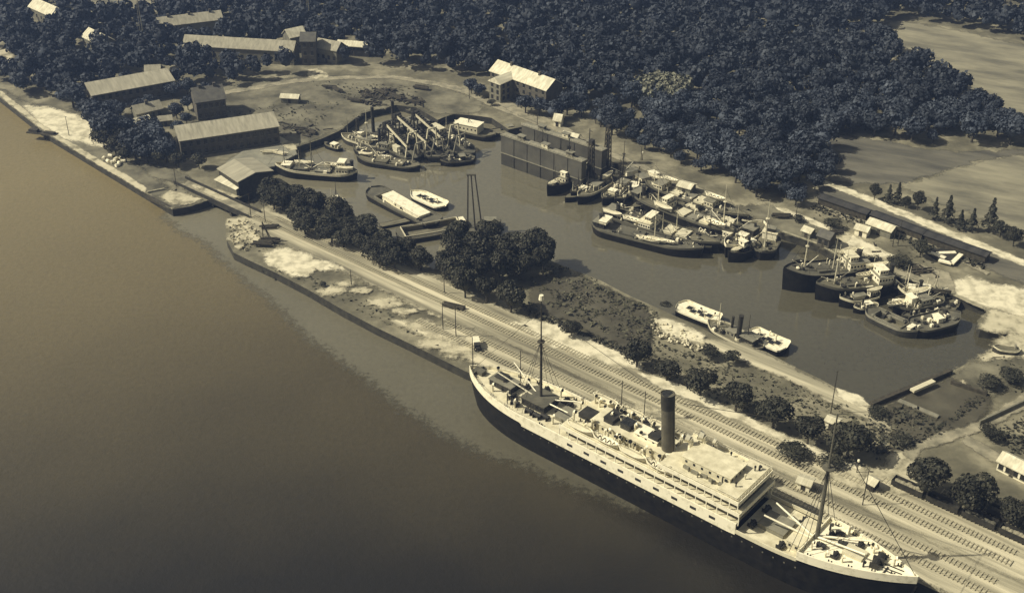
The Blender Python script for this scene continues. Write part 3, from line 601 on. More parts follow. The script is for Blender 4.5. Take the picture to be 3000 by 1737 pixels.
# scrub as low leafy cover
def scrub(name, polys, label, m, dens=.5, hh=2.0, seed=1):
    rs = np.random.RandomState(seed); P = []
    for poly in polys:
        gp = [up(x, y) for x, y in poly]; x0, x1 = min(p.x for p in gp), max(p.x for p in gp); y0, y1 = min(p.y for p in gp), max(p.y for p in gp)
        for _ in range(int((x1 - x0) * (y1 - y0) * dens)):
            X = rs.uniform(x0, x1); Y = rs.uniform(y0, y1); q = pj(X, Y, 3)
            if inpoly(q[0], q[1], poly):
                hgt = hh * (.5 + .5 * math.sin(X * .31 + 1.7 * math.sin(Y * .23)) * math.sin(Y * .37 + X * .11)) + .2
                P.append((X, Y, 3 + rs.uniform(0, 1) * hgt))
    P = np.array(P); n = len(P); N = rs.normal(size=(n, 3)) * .6; N[:, 2] += 1
    me = quads_mesh(name, P, N, rs.uniform(.25, .75, n), m)
    o = bpy.data.objects.new(name, me); COL.objects.link(o); return tag(o, label, name.replace('_', ' '), kind='stuff')
scrub('scrub', [[(1640, 785), (1850, 880), (1925, 915), (1915, 1000), (1830, 1000), (1700, 950), (1600, 900), (1560, 830), (1600, 780)]], 'dark low scrub on the bank right of the tree clump', M['shrub'], 1.6, 3.0, 1)
scrub('hedge_growth', [[(1520, 890), (1560, 905), (1830, 1030), (1835, 1050), (1550, 925)]], 'dark hedge along the upper edge of the bright sandy stretch', M['leaf'], 3.0, 2.6, 2)
scrub('undergrowth', [[(1830, 1010), (1920, 1000), (2050, 1040), (2300, 1120), (2500, 1200), (2600, 1290), (2560, 1330), (2400, 1300), (2250, 1230), (2050, 1160), (1880, 1090)], [(2700, 1440), (2760, 1400), (3100, 1540), (3100, 1620), (2900, 1540)], [(2570, 1205), (2640, 1190), (2700, 1240), (2620, 1310)]], 'rough undergrowth around the pier tree row', M['shrub'], .55, 1.5, 3)
scrub('ditch_growth', [[(2385, 600), (2700, 715), (2690, 725), (2375, 612)], [(2712, 715), (2890, 780), (2880, 795), (2705, 730)]], 'dark overgrown ditch below the long dark sheds', M['leaf'], 2.2, 1.6, 4)
scrub('rough_grass', [[(700, 790), (900, 800), (1250, 960), (1350, 1040), (1100, 940), (850, 810)], [(740, 690), (820, 720), (780, 745), (700, 720)], [(660, 330), (860, 300), (1000, 300), (900, 400), (760, 400)], [(900, 240), (1250, 250), (1200, 300), (1000, 290)], [(2400, 600), (2560, 660), (2500, 690), (2380, 640)], [(2600, 700), (2700, 740), (2760, 800), (2640, 780)], [(2860, 1050), (3100, 1040), (3100, 1150), (2880, 1150)], [(2000, 1020), (2200, 1080), (2160, 1110), (2000, 1060)]], 'patchy rough grass on pier, yard and banks', M['shrub'], .22, .5, 5)

# ---------------------------------------------------------------- ships: shared shapes
def hbf(B, sl, sp, bl, bp, minb=.12):
    """half breadth over t (0 stern, 1 bow)"""
    def f(t):
        k = 1.0
        if t < sl: k = min(k, max(0.0, 1 - ((sl - t) / sl) ** sp) ** .8)
        if t > 1 - bl: k = min(k, max(0.0, 1 - ((t - (1 - bl)) / bl) ** bp))
        return max(minb, B / 2 * k)
    return f
def hull_mesh(L, hb, zt, zb=-1.0, n=36, ov=.03):
    b = MB(); ts = [0.5 - .5 * math.cos(math.pi * i / n) for i in range(n + 1)]; lv = [(0, .86, ov), (.5, .96, ov * .45), (1, 1, 0)]
    vs = []
    for t in ts:
        for fz, fw, o in lv:
            z = zb + (zt(t) - zb) * fz; x = L / 2 + (t - .5) * L * (1 - 2 * o); h = hb(t) * fw
            vs.append((x, -h, z)); vs.append((x, h, z))
    m = len(lv) * 2; fs = []
    for i in range(n):
        for k in range(len(lv) - 1):
            a = i * m + k * 2; c = (i + 1) * m + k * 2
            fs += [(a, c, c + 2, a + 2), (a + 1, a + 3, c + 3, c + 1)]
    for i, rev in ((0, 0), (n, 1)):
        for k in range(len(lv) - 1):
            a = i * m + k * 2; q = (a, a + 2, a + 3, a + 1); fs.append(q if not rev else q[::-1])
    return b.add(vs, fs)
def deck_mesh(L, hb, z, t0, t1, inset=.15, n=24, th=None):
    b = MB(); vs = []; fs = []
    for i in range(n + 1):
        t = t0 + (t1 - t0) * i / n; h = max(.05, hb(t) - inset); zz = z(t) if callable(z) else z
        vs += [(t * L, -h, zz), (t * L, h, zz)]
        if i: a = 2 * i; fs.append((a - 2, a, a + 1, a - 1))
    b.add(vs, fs)
    if th:
        vs2 = [(x, y, zz - th) for x, y, zz in vs]; o = len(vs); fs2 = []
        for i in range(1, n + 1):
            a = 2 * i; fs2 += [(o + a - 2, o + a - 1, o + a + 1, o + a), (a - 2, o + a - 2, o + a, a), (a - 1, a + 1, o + a + 1, o + a - 1)]
        for a in (0, 2 * n): fs2.append((a, a + 1, o + a + 1, o + a))
        b.v = []; b.f = []; b.add(vs + vs2, fs + fs2)
    return b
def band_mesh(L, hb, z0, z1, t0, t1, out=.04, th=.22, n=30, close0=False, close1=False):
    b = MB(); vs = []; fs = []
    for i in range(n + 1):
        t = t0 + (t1 - t0) * i / n; ho = hb(t) + out; hi = max(.03, hb(t) - th); a0 = z0(t) if callable(z0) else z0; a1 = z1(t) if callable(z1) else z1
        for s in (-1, 1): vs += [(t * L, s * ho, a0), (t * L, s * ho, a1), (t * L, s * hi, a1), (t * L, s * hi, a0)]
    for i in range(n):
        for s in (0, 4):
            a = i * 8 + s; c = a + 8
            for k in range(4): fs.append((a + k, c + k, c + (k + 1) % 4, a + (k + 1) % 4))
    for i in (0, n):
        for s in (0, 4): a = i * 8 + s; fs.append((a, a + 1, a + 2, a + 3))
    b.add(vs, fs)
    for c, t in ((close0, t0), (close1, t1)):
        if c:
            a0 = z0(t) if callable(z0) else z0; a1 = z1(t) if callable(z1) else z1; b.box(t * L - .12, t * L + .12, -hb(t), hb(t), a0, a1)
    return b
def cowl_parts(parent, x, y, z, r=.45, h=2.0, m='white', ang=0, name='ventilator'):
    b = MB(); b.tube((0, 0, 0), (0, 0, h), r * .6, r * .6, 8); b.tube((0, 0, h), (r * .35, 0, h + r * .5), r * .62, r * .8, 8); b.tube((r * .35, 0, h + r * .5), (r * 1.3, 0, h + r * .75), r * .85, r * 1.1, 10)
    o = b.build(name, M[m], parent, (x, y, z), ang)
    d = MB(); d.tube((r * 1.28, 0, h + r * .745), (r * 1.36, 0, h + r * .77), r * .95, r * .95, 10); d.build('mouth', M['glass'], o); return o
def winch(parent, x, y, z, s=1.0, rz=0):
    b = MB(); b.tube((0, -1.1 * s, .7 * s), (0, 1.1 * s, .7 * s), .45 * s, .45 * s, 8); b.box(-.8 * s, .8 * s, -.9 * s, -.7 * s, 0, .9 * s); b.box(-.8 * s, .8 * s, .7 * s, .9 * s, 0, .9 * s); b.tube((.7 * s, -.5 * s, .5 * s), (.7 * s, .5 * s, .5 * s), .3 * s, .3 * s, 8)
    return b.build('winch', M['dark'], parent, (x, y, z), rz)
def bollards(parent, pts):
    b = MB(); b.box(-.6, .6, -.2, .2, 0, .12)
    for s in (-.38, .38): b.tube((s, 0, .1), (s, 0, .75), .17, .2, 8)
    me = b.mesh('bollard', M['dark'])
    for p in pts: part(me, parent, p, 0, 'bollard')
def mast(parent, x, y, z, h, r=.3, m='rope', rake=0.0, top=None, booms=(), stays=(), yard=0, bm='white'):
    b = MB(); tx = -h * rake
    b.tube((0, 0, 0), (tx * .62, 0, h * .62), r, r * .75, 8); b.tube((tx * .58, 0, h * .58), (tx, 0, h), r * .55, r * .3, 8)
    if h > 14: b.tube((tx * .6, 0, h * .6), (tx * .61, 0, h * .6 + .25), r * 2.6, r * 2.6, 8)
    if yard: b.tube((tx * .7, -yard / 2, h * .7), (tx * .7, yard / 2, h * .7), r * .3, r * .3, 6)
    o = b.build('mast', M[m], parent, (x, y, z))
    if top: q = MB(); q.tube((tx, 0, h - .2), (tx, 0, h + top * 1.6), top, top * .8, 8); q.build('masthead', M['white'], o)
    for (ex, ey, ez, z0) in booms: q = MB(); q.tube((.3 if ex > 0 else -.3, ey * .08, z0), (ex, ey, ez), r * .55, r * .38, 6); q.build('boom', M[bm], o)
    if stays:
        q = MB()
        for (ex, ey, ez) in stays: q.tube((tx * .9, 0, h * .9 if abs(ex) > 6 else h * .6), (ex, ey, ez), max(.045, r * .13), max(.045, r * .13), 4)
        q.build('rigging', M['dark'], o)
    return o
def house(parent, x0, x1, y0, y1, z0, z1, wm='white', rm='whitedeck', nw=0, name='deckhouse', wh=.7, lip=.25, endwin=False):
    b = MB(); b.box(x0, x1, y0, y1, z0, z1); o = b.build(name, M[wm], parent)
    q = MB(); q.box(x0 - lip, x1 + lip, y0 - lip, y1 + lip, z1, z1 + .18); q.build('roof', M[rm], o)
    if nw:
        wb = MB(); wb.box(-.32, .32, -.05, .05, 0, wh); me = wb.mesh('window', M['glass']); zz = z0 + (z1 - z0) * .42
        for s, yy_ in ((-1, y0), (1, y1)):
            for k in range(nw): part(me, o, (x0 + (x1 - x0) * (k + .5) / nw, yy_ - .02 * -s * 0, zz), 0, 'window')
        ne = max(1, int((y1 - y0) / 1.6))
        for k in range(ne):
            part(me, o, (x1, y0 + (y1 - y0) * (k + .5) / ne, zz), R(90), 'window')
    return o
def boat_mesh(L=7.5, B=2.1, H=1.0):
    hb = hbf(B, .35, 2, .35, 2, .03); b = MB(); n = 14; vs = []; fs = []
    for i in range(n + 1):
        t = i / n; h = hb(t); sh = H + .35 * (2 * t - 1) ** 2
        vs += [((t - .5) * L, -h, sh), ((t - .5) * L * .92, -h * .55, .25), ((t - .5) * L * .9, 0, 0), ((t - .5) * L * .92, h * .55, .25), ((t - .5) * L, h, sh)]
        if i:
            a = 5 * (i - 1); c = 5 * i
            for k in range(4): fs.append((a + k, c + k, c + k + 1, a + k + 1))
    b.add(vs, fs)
    for i in range(n):      # gunwale
        for k in (0, 4):
            p = Vector(vs[5 * i + k]); q = Vector(vs[5 * (i + 1) + k]); b.bar(p, q, .14, .14)
    return b
LB_HULL = boat_mesh().mesh('hull', M['white'])
cv = MB(); nn_ = 10
for i_ in range(nn_):
    t0_, t1_ = i_ / nn_, (i_ + 1) / nn_; f_ = hbf(2.0, .35, 2, .35, 2, .03)
    cv.add([((t0_ - .5) * 7.3, -f_(t0_), 1.0), ((t1_ - .5) * 7.3, -f_(t1_), 1.0), ((t1_ - .5) * 7.3, 0, 1.35), ((t0_ - .5) * 7.3, 0, 1.35), ((t0_ - .5) * 7.3, f_(t0_), 1.0), ((t1_ - .5) * 7.3, f_(t1_), 1.0)], [(0, 1, 2, 3), (3, 2, 5, 4)])
LB_COVER = cv.mesh('canvas_cover', M['whitedeck'])
th_ = MB()
for x_ in (-2, -.7, .7, 2): th_.box(x_ - .15, x_ + .15, -.75, .75, .72, .8)
LB_THW = th_.mesh('thwart', M['rope'])
def lifeboat(world, label, s=1.0, covered=True, group=None, rz=0, name='lifeboat'):
    t = thing(name, label, name.replace('_', ' '), world, rz, group); t.scale = (s, s, s)
    part(LB_HULL, t, (0, 0, 0), 0, 'hull'); part(LB_COVER if covered else LB_THW, t, (0, 0, 0), 0, 'canvas_cover' if covered else 'thwart'); return t

# ---------------------------------------------------------------- the ocean steamer
SL = 138.5
st = thing('ocean_steamer', 'big passenger steamer with one tall funnel and white upper works moored along the pier', 'steamship', pier(0, .55, 0), PA)
shb0 = hbf(17.6, .21, 2.3, .26, 2.3, .15)
def shb(t): return shb0(t)
def ztop(t):
    x = t * SL
    if x < 27: return 8.8 + .8 * (1 - x / 27) ** 2
    if x < 95: return 8.35
    return 8.5 + 3.0 * ((x - 95) / 43.5) ** 2
hull_mesh(SL, shb, ztop, -2, 60, .022).build('hull', M['black'], st)
band_mesh(SL, shb, lambda t: ztop(t) - .06, lambda t: 11.2 + .5 * max(0, 1 - t * SL / 27) ** 2, .0, .195, .06, .3, 30).build('stern_bulwark', M['white'], st)
band_mesh(SL, shb, lambda t: ztop(t) - .5, 11.35, .195, 95.5 / SL, .09, .3, 30).build('white_strake', M['white'], st)
band_mesh(SL, shb, lambda t: ztop(t) - .06, lambda t: ztop(t) + 1.0, 95.5 / SL, 112 / SL, .05, .25, 12).build('well_bulwark', M['cream'], st)
band_mesh(SL, shb, lambda t: ztop(t) + .5, lambda t: ztop(t) + 2.9 - (t * SL - 112) * .008, 112 / SL, .998, .06, .3, 26, close0=True).build('forecastle_bulwark', M['white'], st)
fc = lambda t: ztop(t) + 1.9
deck_mesh(SL, shb, lambda t: 10.3 + .5 * max(0, 1 - t * SL / 27) ** 2, .004, .30, .25).build('poop_deck', M['whitedeck'], st)
deck_mesh(SL, shb, 10.9, .30, 95.3 / SL, .25).build('main_deck', M['whitedeck'], st)
deck_mesh(SL, shb, 8.3, 95.3 / SL, 112 / SL, .2).build('well_deck', M['whitedeck'], st)
deck_mesh(SL, shb, fc, 112 / SL, .996, .25).build('forecastle_deck', M['white'], st)
# promenade tiers
def tier(x0, x1, z0, z1, yo, yi, name, posts, nwin, m='white', fas=.55):
    o = MB(); o.box(x0 + 1, x1 - .6, -yi, yi, z0, z1 - .25); ob = o.build(name, M[m], st)
    s = MB(); s.box(x0, x1, -yo, yo, z1 - .25, z1); s.build('deck', M['whitedeck'], ob)
    f = MB()
    for sgn in (-1, 1): f.box(x0 - .02, x1 + .02, sgn * yo - .09, sgn * yo + .09, z1 - .62, z1 + fas)
    f.box(x1 - .07, x1 + .11, -yo + .1, yo - .1, z1 - .62, z1 + fas); f.build('fascia', M['white'], ob)
    pb = MB(); pb.box(-.11, .11, -.1, .1, z0, z1 - .6); pm = pb.mesh('post', M['white'])
    for k in range(posts):
        xx = x0 + (x1 - x0) * (k + .02) / (posts - .96)
        for sgn in (-1, 1): part(pm, ob, (xx, sgn * (yo - .02), 0), 0, 'post')
    if nwin:
        wb = MB(); wb.box(-.45, .45, -.06, .06, 0, 1.0); wm_ = wb.mesh('window', M['glass'])
        for k in range(nwin):
            xx = x0 + 1 + (x1 - x0 - 2) * (k + .5) / nwin
            for sgn in (-1, 1): part(wm_, ob, (xx, sgn * (yi + .01), z0 + (z1 - z0) * .35), 0, 'window')
    return ob
t1_ = tier(40, 96, 10.9, 14.1, 8.55, 6.6, 'promenade_deckhouse', 19, 20, 'midgrey')
t2_ = tier(71.5, 95.2, 14.1, 17.0, 8.2, 6.4, 'bridge_deckhouse', 11, 10, 'midgrey')
# windows in the bridge fronts
for zz, yo in ((14.9, 6.4), (11.9, 6.6)):
    fr = MB(); fr.box(-.06, .06, -.5, .5, 0, 1.1); me = fr.mesh('front_window', M['glass'])
    for k in range(7): part(me, t2_ if zz > 14 else t1_, (95.2 - .58 if zz > 14 else 96 - .58, -yo + 2 * yo * (k + .5) / 7, zz), 0, 'front_window')
# lower side gangway openings in the strake
for k in range(9):
    q = MB(); q.box(-.9, .9, -.03, .03, 0, .8); q.build('gangway_port', M['glass'], st, (44 + k * 5.6, -shb((44 + k * 5.6) / SL) - .1, 9.35))
# boat deck casing, bridge, funnel
house(st, 47, 70, -3.6, 3.6, 14.12, 16.6, 'cream', 'whitedeck', 9, 'engine_casing')
house(st, 60, 67, -2.0, 2.0, 16.8, 17.9, 'white', 'white', 3, 'skylight')
house(st, 76, 90, -3.8, 3.8, 17.02, 19.4, 'cream', 'whitedeck', 6, 'chart_house')
house(st, 89.0, 94.2, -7.6, 7.6, 17.02, 17.9, 'white', 'whitedeck', 0, 'bridge_wing')
fn = MB(); fn.tube((0, 0, 0), (-1.6, 0, 19.3), 1.75, 1.75, 24); fo = fn.build('funnel', M['funnel'], st, (70.0, -.8, 14.1))
ft = MB(); ft.tube((-1.27, 0, 15.2), (-1.62, 0, 19.5), 1.82, 1.82, 24, False); ft.build('black_top', M['dark'], fo)
fb = MB(); fb.tube((0, 0, 0), (0, 0, 2.6), 2.6, 2.4, 20); fb.build('funnel_base', M['white'], fo)
fm = MB(); fm.tube((-1.60, 0, 19.32), (-1.60, 0, 19.36), 1.5, 1.5, 20); fm.build('mouth', M['glass'], fo)
wp = MB(); wp.tube((2.0, 0, 0), (.5, 0, 17.5), .14, .14, 6); wp.build('steam_pipe', M['grey'], fo)
cowl_parts(st, 75.0, 1.4, 17, 1.15, 3.6, 'white', R(200)); cowl_parts(st, 77.2, 4.4, 17, 1.25, 3.6, 'white', R(200)); cowl_parts(st, 80, 5.9, 17, .8, 2.6, 'white', R(190))
rv = random.Random(21)
for k in range(46):
    x = rv.uniform(41, 71); y = rv.choice([-1, 1]) * rv.uniform(4.2, 6.2)
    cowl_parts(st, x, y, 14.1, rv.uniform(.38, .6), rv.uniform(1.8, 3.2), rv.choice(['white', 'white', 'cream']), R(rv.uniform(-60, 60)))
for k in range(6): cowl_parts(st, rv.uniform(48, 68), rv.uniform(-2.4, 2.4), 16.8, .5, 1.8, 'white', R(rv.uniform(-60, 60)))
for k, (x0, x1, y0, y1, z, h, mm) in enumerate([(50, 53, -2.2, 2.2, 16.8, 1.4, 'dark'), (55, 58, -1.6, 1.6, 16.8, 1.7, 'glass'), (41.5, 45.5, -2, 2, 14.1, 1.3, 'dark'), (48, 51.5, 4.2, 6.2, 14.1, 1.7, 'dark'), (56, 60, 4.4, 6.4, 14.1, 1.9, 'dark'), (63, 66, 4.2, 6.4, 14.1, 2.2, 'dark'), (64, 67, -1.8, 1.8, 17.98, 1.0, 'dark')]):
    q = MB(); q.box(x0, x1, y0, y1, z + .02, z + h); q.box(x0 - .12, x1 + .12, y0 - .12, y1 + .12, z + h, z + h + .1); q.build('deck_locker', M[mm], st)
# lifeboats under davits on both sides
dv = MB()
for s in (-3, 3):
    dv.tube((s, 0, -.1), (s, 0, 2.3), .13, .12, 6); dv.tube((s, 0, 2.3), (s, -.5, 3.2), .12, .11, 6); dv.tube((s, -.5, 3.2), (s, -1.25, 3.3), .11, .09, 6)
dv_me = dv.mesh('davit', M['white'])
bn = ['first', 'second', 'third', 'fourth']
for side in (-1, 1):
    for k, x in enumerate([46, 54.5, 63, 71.5] if side < 0 else [44, 53, 62]):
        yb = side * 7.2; o = part(dv_me, st, (x, side * 6.4, 14.1), 0 if side < 0 else R(180), 'davit')
        wp_ = st.matrix_basis.to_4x4() if False else None
        ca, sa = math.cos(PA), math.sin(PA); P0 = pier(0, .55, 0)
        lifeboat((P0.x + x * ca - yb * sa, P0.y + x * sa + yb * ca, 14.75), f"white lifeboat on the steamer's {'near' if side < 0 else 'far'} side, {bn[k]} from the stern", 1.15, k % 2 == 0 or side > 0, 'lifeboats on the steamer', PA)
# promenade rails
def rail(parent, pts, h=1.05, m='white', name='railing', step=1.6):
    b = MB()
    for a, c in zip(pts[:-1], pts[1:]):
        a = Vector(a); c = Vector(c); n = max(1, int((c - a).length / step))
        for k in range(n + 1): p = a.lerp(c, k / n); b.tube(p, p + Vector((0, 0, h)), .045, .045, 4)
        for z in (h * .5, h): b.tube(a + Vector((0, 0, z)), c + Vector((0, 0, z)), .04, .04, 4)
    return b.build(name, M[m], parent)
rail(st, [(72, -8.1, 17.5), (95, -8.1, 17.5), (95, 8.1, 17.5), (72, 8.1, 17.5)]); rail(st, [(40, -8.4, 14.2), (71, -8.4, 14.2)]); rail(st, [(40, 8.4, 14.2), (71, 8.4, 14.2)])
rail(st, [(SL * t, -shb(t) + .1, 11.35) for t in [.01 + .185 * i / 8 for i in range(9)]], .8); rail(st, [(SL * t, shb(t) - .1, 11.35) for t in [.01 + .185 * i / 8 for i in range(9)]], .8)
mast(st, 26.5, .4, 10.3, 34.0, .42, 'rope', .012, .75, [(-13, -3.5, 6.5, 1.4), (-13, 3.5, 6.5, 1.4), (12, 3.2, 4.2, 1.4), (12, -3.2, 4.2, 1.4)],
     [(-4, -7.8, .8), (-2, -8.2, .8), (0, -8.4, .8), (-4, 7.8, .8), (-2, 8.2, .8), (0, 8.4, .8), (-25, 0, 1), (44, 0, 20)])
mast(st, 112.8, 0, 9.0, 39, .6, 'midgrey', .0, None, [(-13, -3, 3.8, 1.4), (-13, 3, 3.8, 1.4), (12, 4.2, 5.0, 2.5), (13, -1.5, 5.4, 2.5)],
     [(-3, -8, 1.4), (-1.2, -7.9, 2.6), (.6, -7.8, 2.8), (-3, 8, 1.4), (-1.2, 7.9, 2.6), (.6, 7.8, 2.8), (25, 0, 4.5), (-40, 0, 23)])
# aft fittings
house(st, 9.5, 17.5, -2.2, 2.2, 10.4, 12.4, 'dark', 'grey', 4, 'docking_house'); house(st, 11, 14, -1.3, 1.3, 12.6, 13.4, 'grey', 'dark', 0, 'skylight')
house(st, 22.5, 30.5, -3.4, 3.4, 10.32, 12.6, 'dark', 'midgrey', 5, 'winch_house')
for x, y in [(19, -3), (19, 3), (21.5, -5), (32, -4.6), (33.5, 0), (33.8, 4), (31.5, 5.2), (24, 5.6), (27, -5.4), (30, -5.6)]: winch(st, x, y, 10.32, 1.15, R(rv.choice([0, 90])))
hc = MB(); hc.box(33.5, 38.6, -3, 3, 10.35, 11.5); hc.build('cargo_hatch', M['grey'], st)
hc = MB(); hc.box(2.2, 5.6, -1, 1, 10.5, 11.9); hc.box(3, 3.4, -2.4, 2.4, 10.5, 11.6); hc.build('steering_gear', M['midgrey'], st)
for x, y in [(12.5, -4.2), (18.2, -4.6), (18.6, 4.2), (8, 3.3), (35, -5), (37, 5), (29, 6.2), (22.2, -6)]: cowl_parts(st, x, y, 10.4, .5, 2.3, 'white', R(rv.uniform(-50, 50)))
pt = MB(); pt.tube((0, 0, 0), (0, 0, 11), .14, .1, 6); pm_ = pt.mesh('flagpole', M['rope'])
part(pm_, st, (15.8, 4.2, 10.4), 0, 'flagpole'); part(pm_, st, (1.2, 0, 11), 0, 'flagpole'); part(pm_, st, (49.5, 6.5, 14.1), 0, 'signal_pole'); part(pm_, st, (57, 6.5, 14.1), 0, 'signal_pole'); part(pm_, st, (19.5, -6, 10.4), 0, 'signal_pole').scale = (1, 1, .5)
# bridge top clutter
for x, y in [(82, -6), (86, -5.8), (88, 5.8), (91.8, -4), (92, 0), (92.2, 4.4), (84, 6.6), (79, -5.5)]:
    b = MB(); b.tube((0, 0, 0), (0, 0, 1.2), .16, .2, 8); b.tube((0, 0, 1.1), (0, 0, 1.5), .32, .26, 10); b.build('binnacle', M[rv.choice(['dark', 'cream', 'grey'])], st, (x, y, 17.02 if x < 89 or x > 94 else 18.1))
for k in range(14): cowl_parts(st, rv.uniform(77, 93), rv.uniform(-6.5, 6.5), 17.05 + (2.4 if False else 0), rv.uniform(.25, .45), rv.uniform(.9, 1.9), rv.choice(['white', 'cream', 'dark']), R(rv.uniform(-180, 180)))
for k in range(5): q = MB(); q.box(-.9, .9, -.35, .35, 0, .8); q.build('bench', M['grey'], st, (78 + k * 2.6, -4.9 - .3 * (k % 2), 17.05), R(rv.uniform(-8, 8)))
# fore deck
for x0, x1, mm in [(98.5, 105.5, 'grey'), ]:
    q = MB(); q.box(x0, x1, -3, 3, 8.33, 9.6); q.box(x0 - .2, x1 + .2, -3.2, 3.2, 9.6, 9.72); q.build('cargo_hatch', M[mm], st)
house(st, 107.5, 111.0, -5, 5, 8.33, 10.6, 'cream', 'whitedeck', 2, 'mast_house')
for x, y in [(97.2, -3.5), (97.2, 3.6), (106.5, -5.8), (106.5, 5.8)]: winch(st, x, y, 8.35, 1.1)
zf = lambda x: fc(x / SL) + .02
wd = MB(); wd.tube((0, -2.2, 1.1), (0, 2.2, 1.1), .85, .85, 12); wd.box(-1.3, 1.3, -.3, .3, 0, 1.9); wd.box(-1.1, 1.1, -2.4, -2.2, 0, 1.6); wd.box(-1.1, 1.1, 2.2, 2.4, 0, 1.6); wd.build('windlass', M['dark'], st, (128.5, 0, zf(128.5)))
for x, y in [(115.2, -2.4), (115.2, 2.4), (119, 1.2), (119.4, -3.6), (116.8, 4.2), (122.5, 3.0)]: winch(st, x, y, zf(x), 1.05, R(rv.choice([0, 90])))
q = MB(); q.box(120.2, 125.2, -1.9, 1.9, zf(121) - .1, zf(121) + 1.0); q.build('cargo_hatch', M['cream'], st)
for x, y in [(113.8, -4.5), (113.9, 4.6), (117.6, -5.0), (121.6, -4.4), (126, 2.8), (126.3, -3), (131.8, 1.2), (124.8, 4.2), (118.2, 6)]: cowl_parts(st, x, y, zf(x), rv.uniform(.38, .55), rv.uniform(1.2, 2.3), rv.choice(['white', 'white', 'dark']), R(rv.uniform(-60, 60)))
bollards(st, [(x, s * (shb(x / SL) - 1.0), zf(x)) for x in (114.5, 119.5, 124, 129, 133) for s in (-1, 1)] + [(x, s * (shb(x / SL) - 1.1), 10.42) for x in (4, 8, 14, 20, 33) for s in (-1, 1)])
an = MB(); an.box(-.15, .15, -1.5, 1.5, 0, .3); an.tube((0, 0, .2), (2.4, 0, .3), .14, .12, 6); an.build('anchor', M['dark'], st, (131, -1.5, zf(131)))
def chain(parent, p0, p1):
    b = MB(); b.bar(p0, p1, .22, .16); b.build('anchor_chain', M['dark'], parent)
chain(st, (129.8, .7, zf(130) + .1), (134.6, .6, zf(134.6) + .1)); chain(st, (129.8, -.7, zf(130) + .1), (134.6, -.6, zf(134.6) + .1))
# hull ports and discharge chute
pb_ = MB(); pb_.tube((0, .03, 0), (0, -.05, 0), .24, .24, 8); pme = pb_.mesh('porthole', M['midgrey'])
for k in range(30):
    x = 28 + k * 2.9; part(pme, st, (x, -shb(x / SL) * .985 - .03, 6.9), 0, 'porthole')
for i_, (a_, b_) in enumerate([((2, 3, 11), (-12, 14)), ((6, 5, 11), (2, 16)), ((134, 3, 12.5), (148, 15)), ((126, 6, 12.5), (118, 15)), ]):
    pass

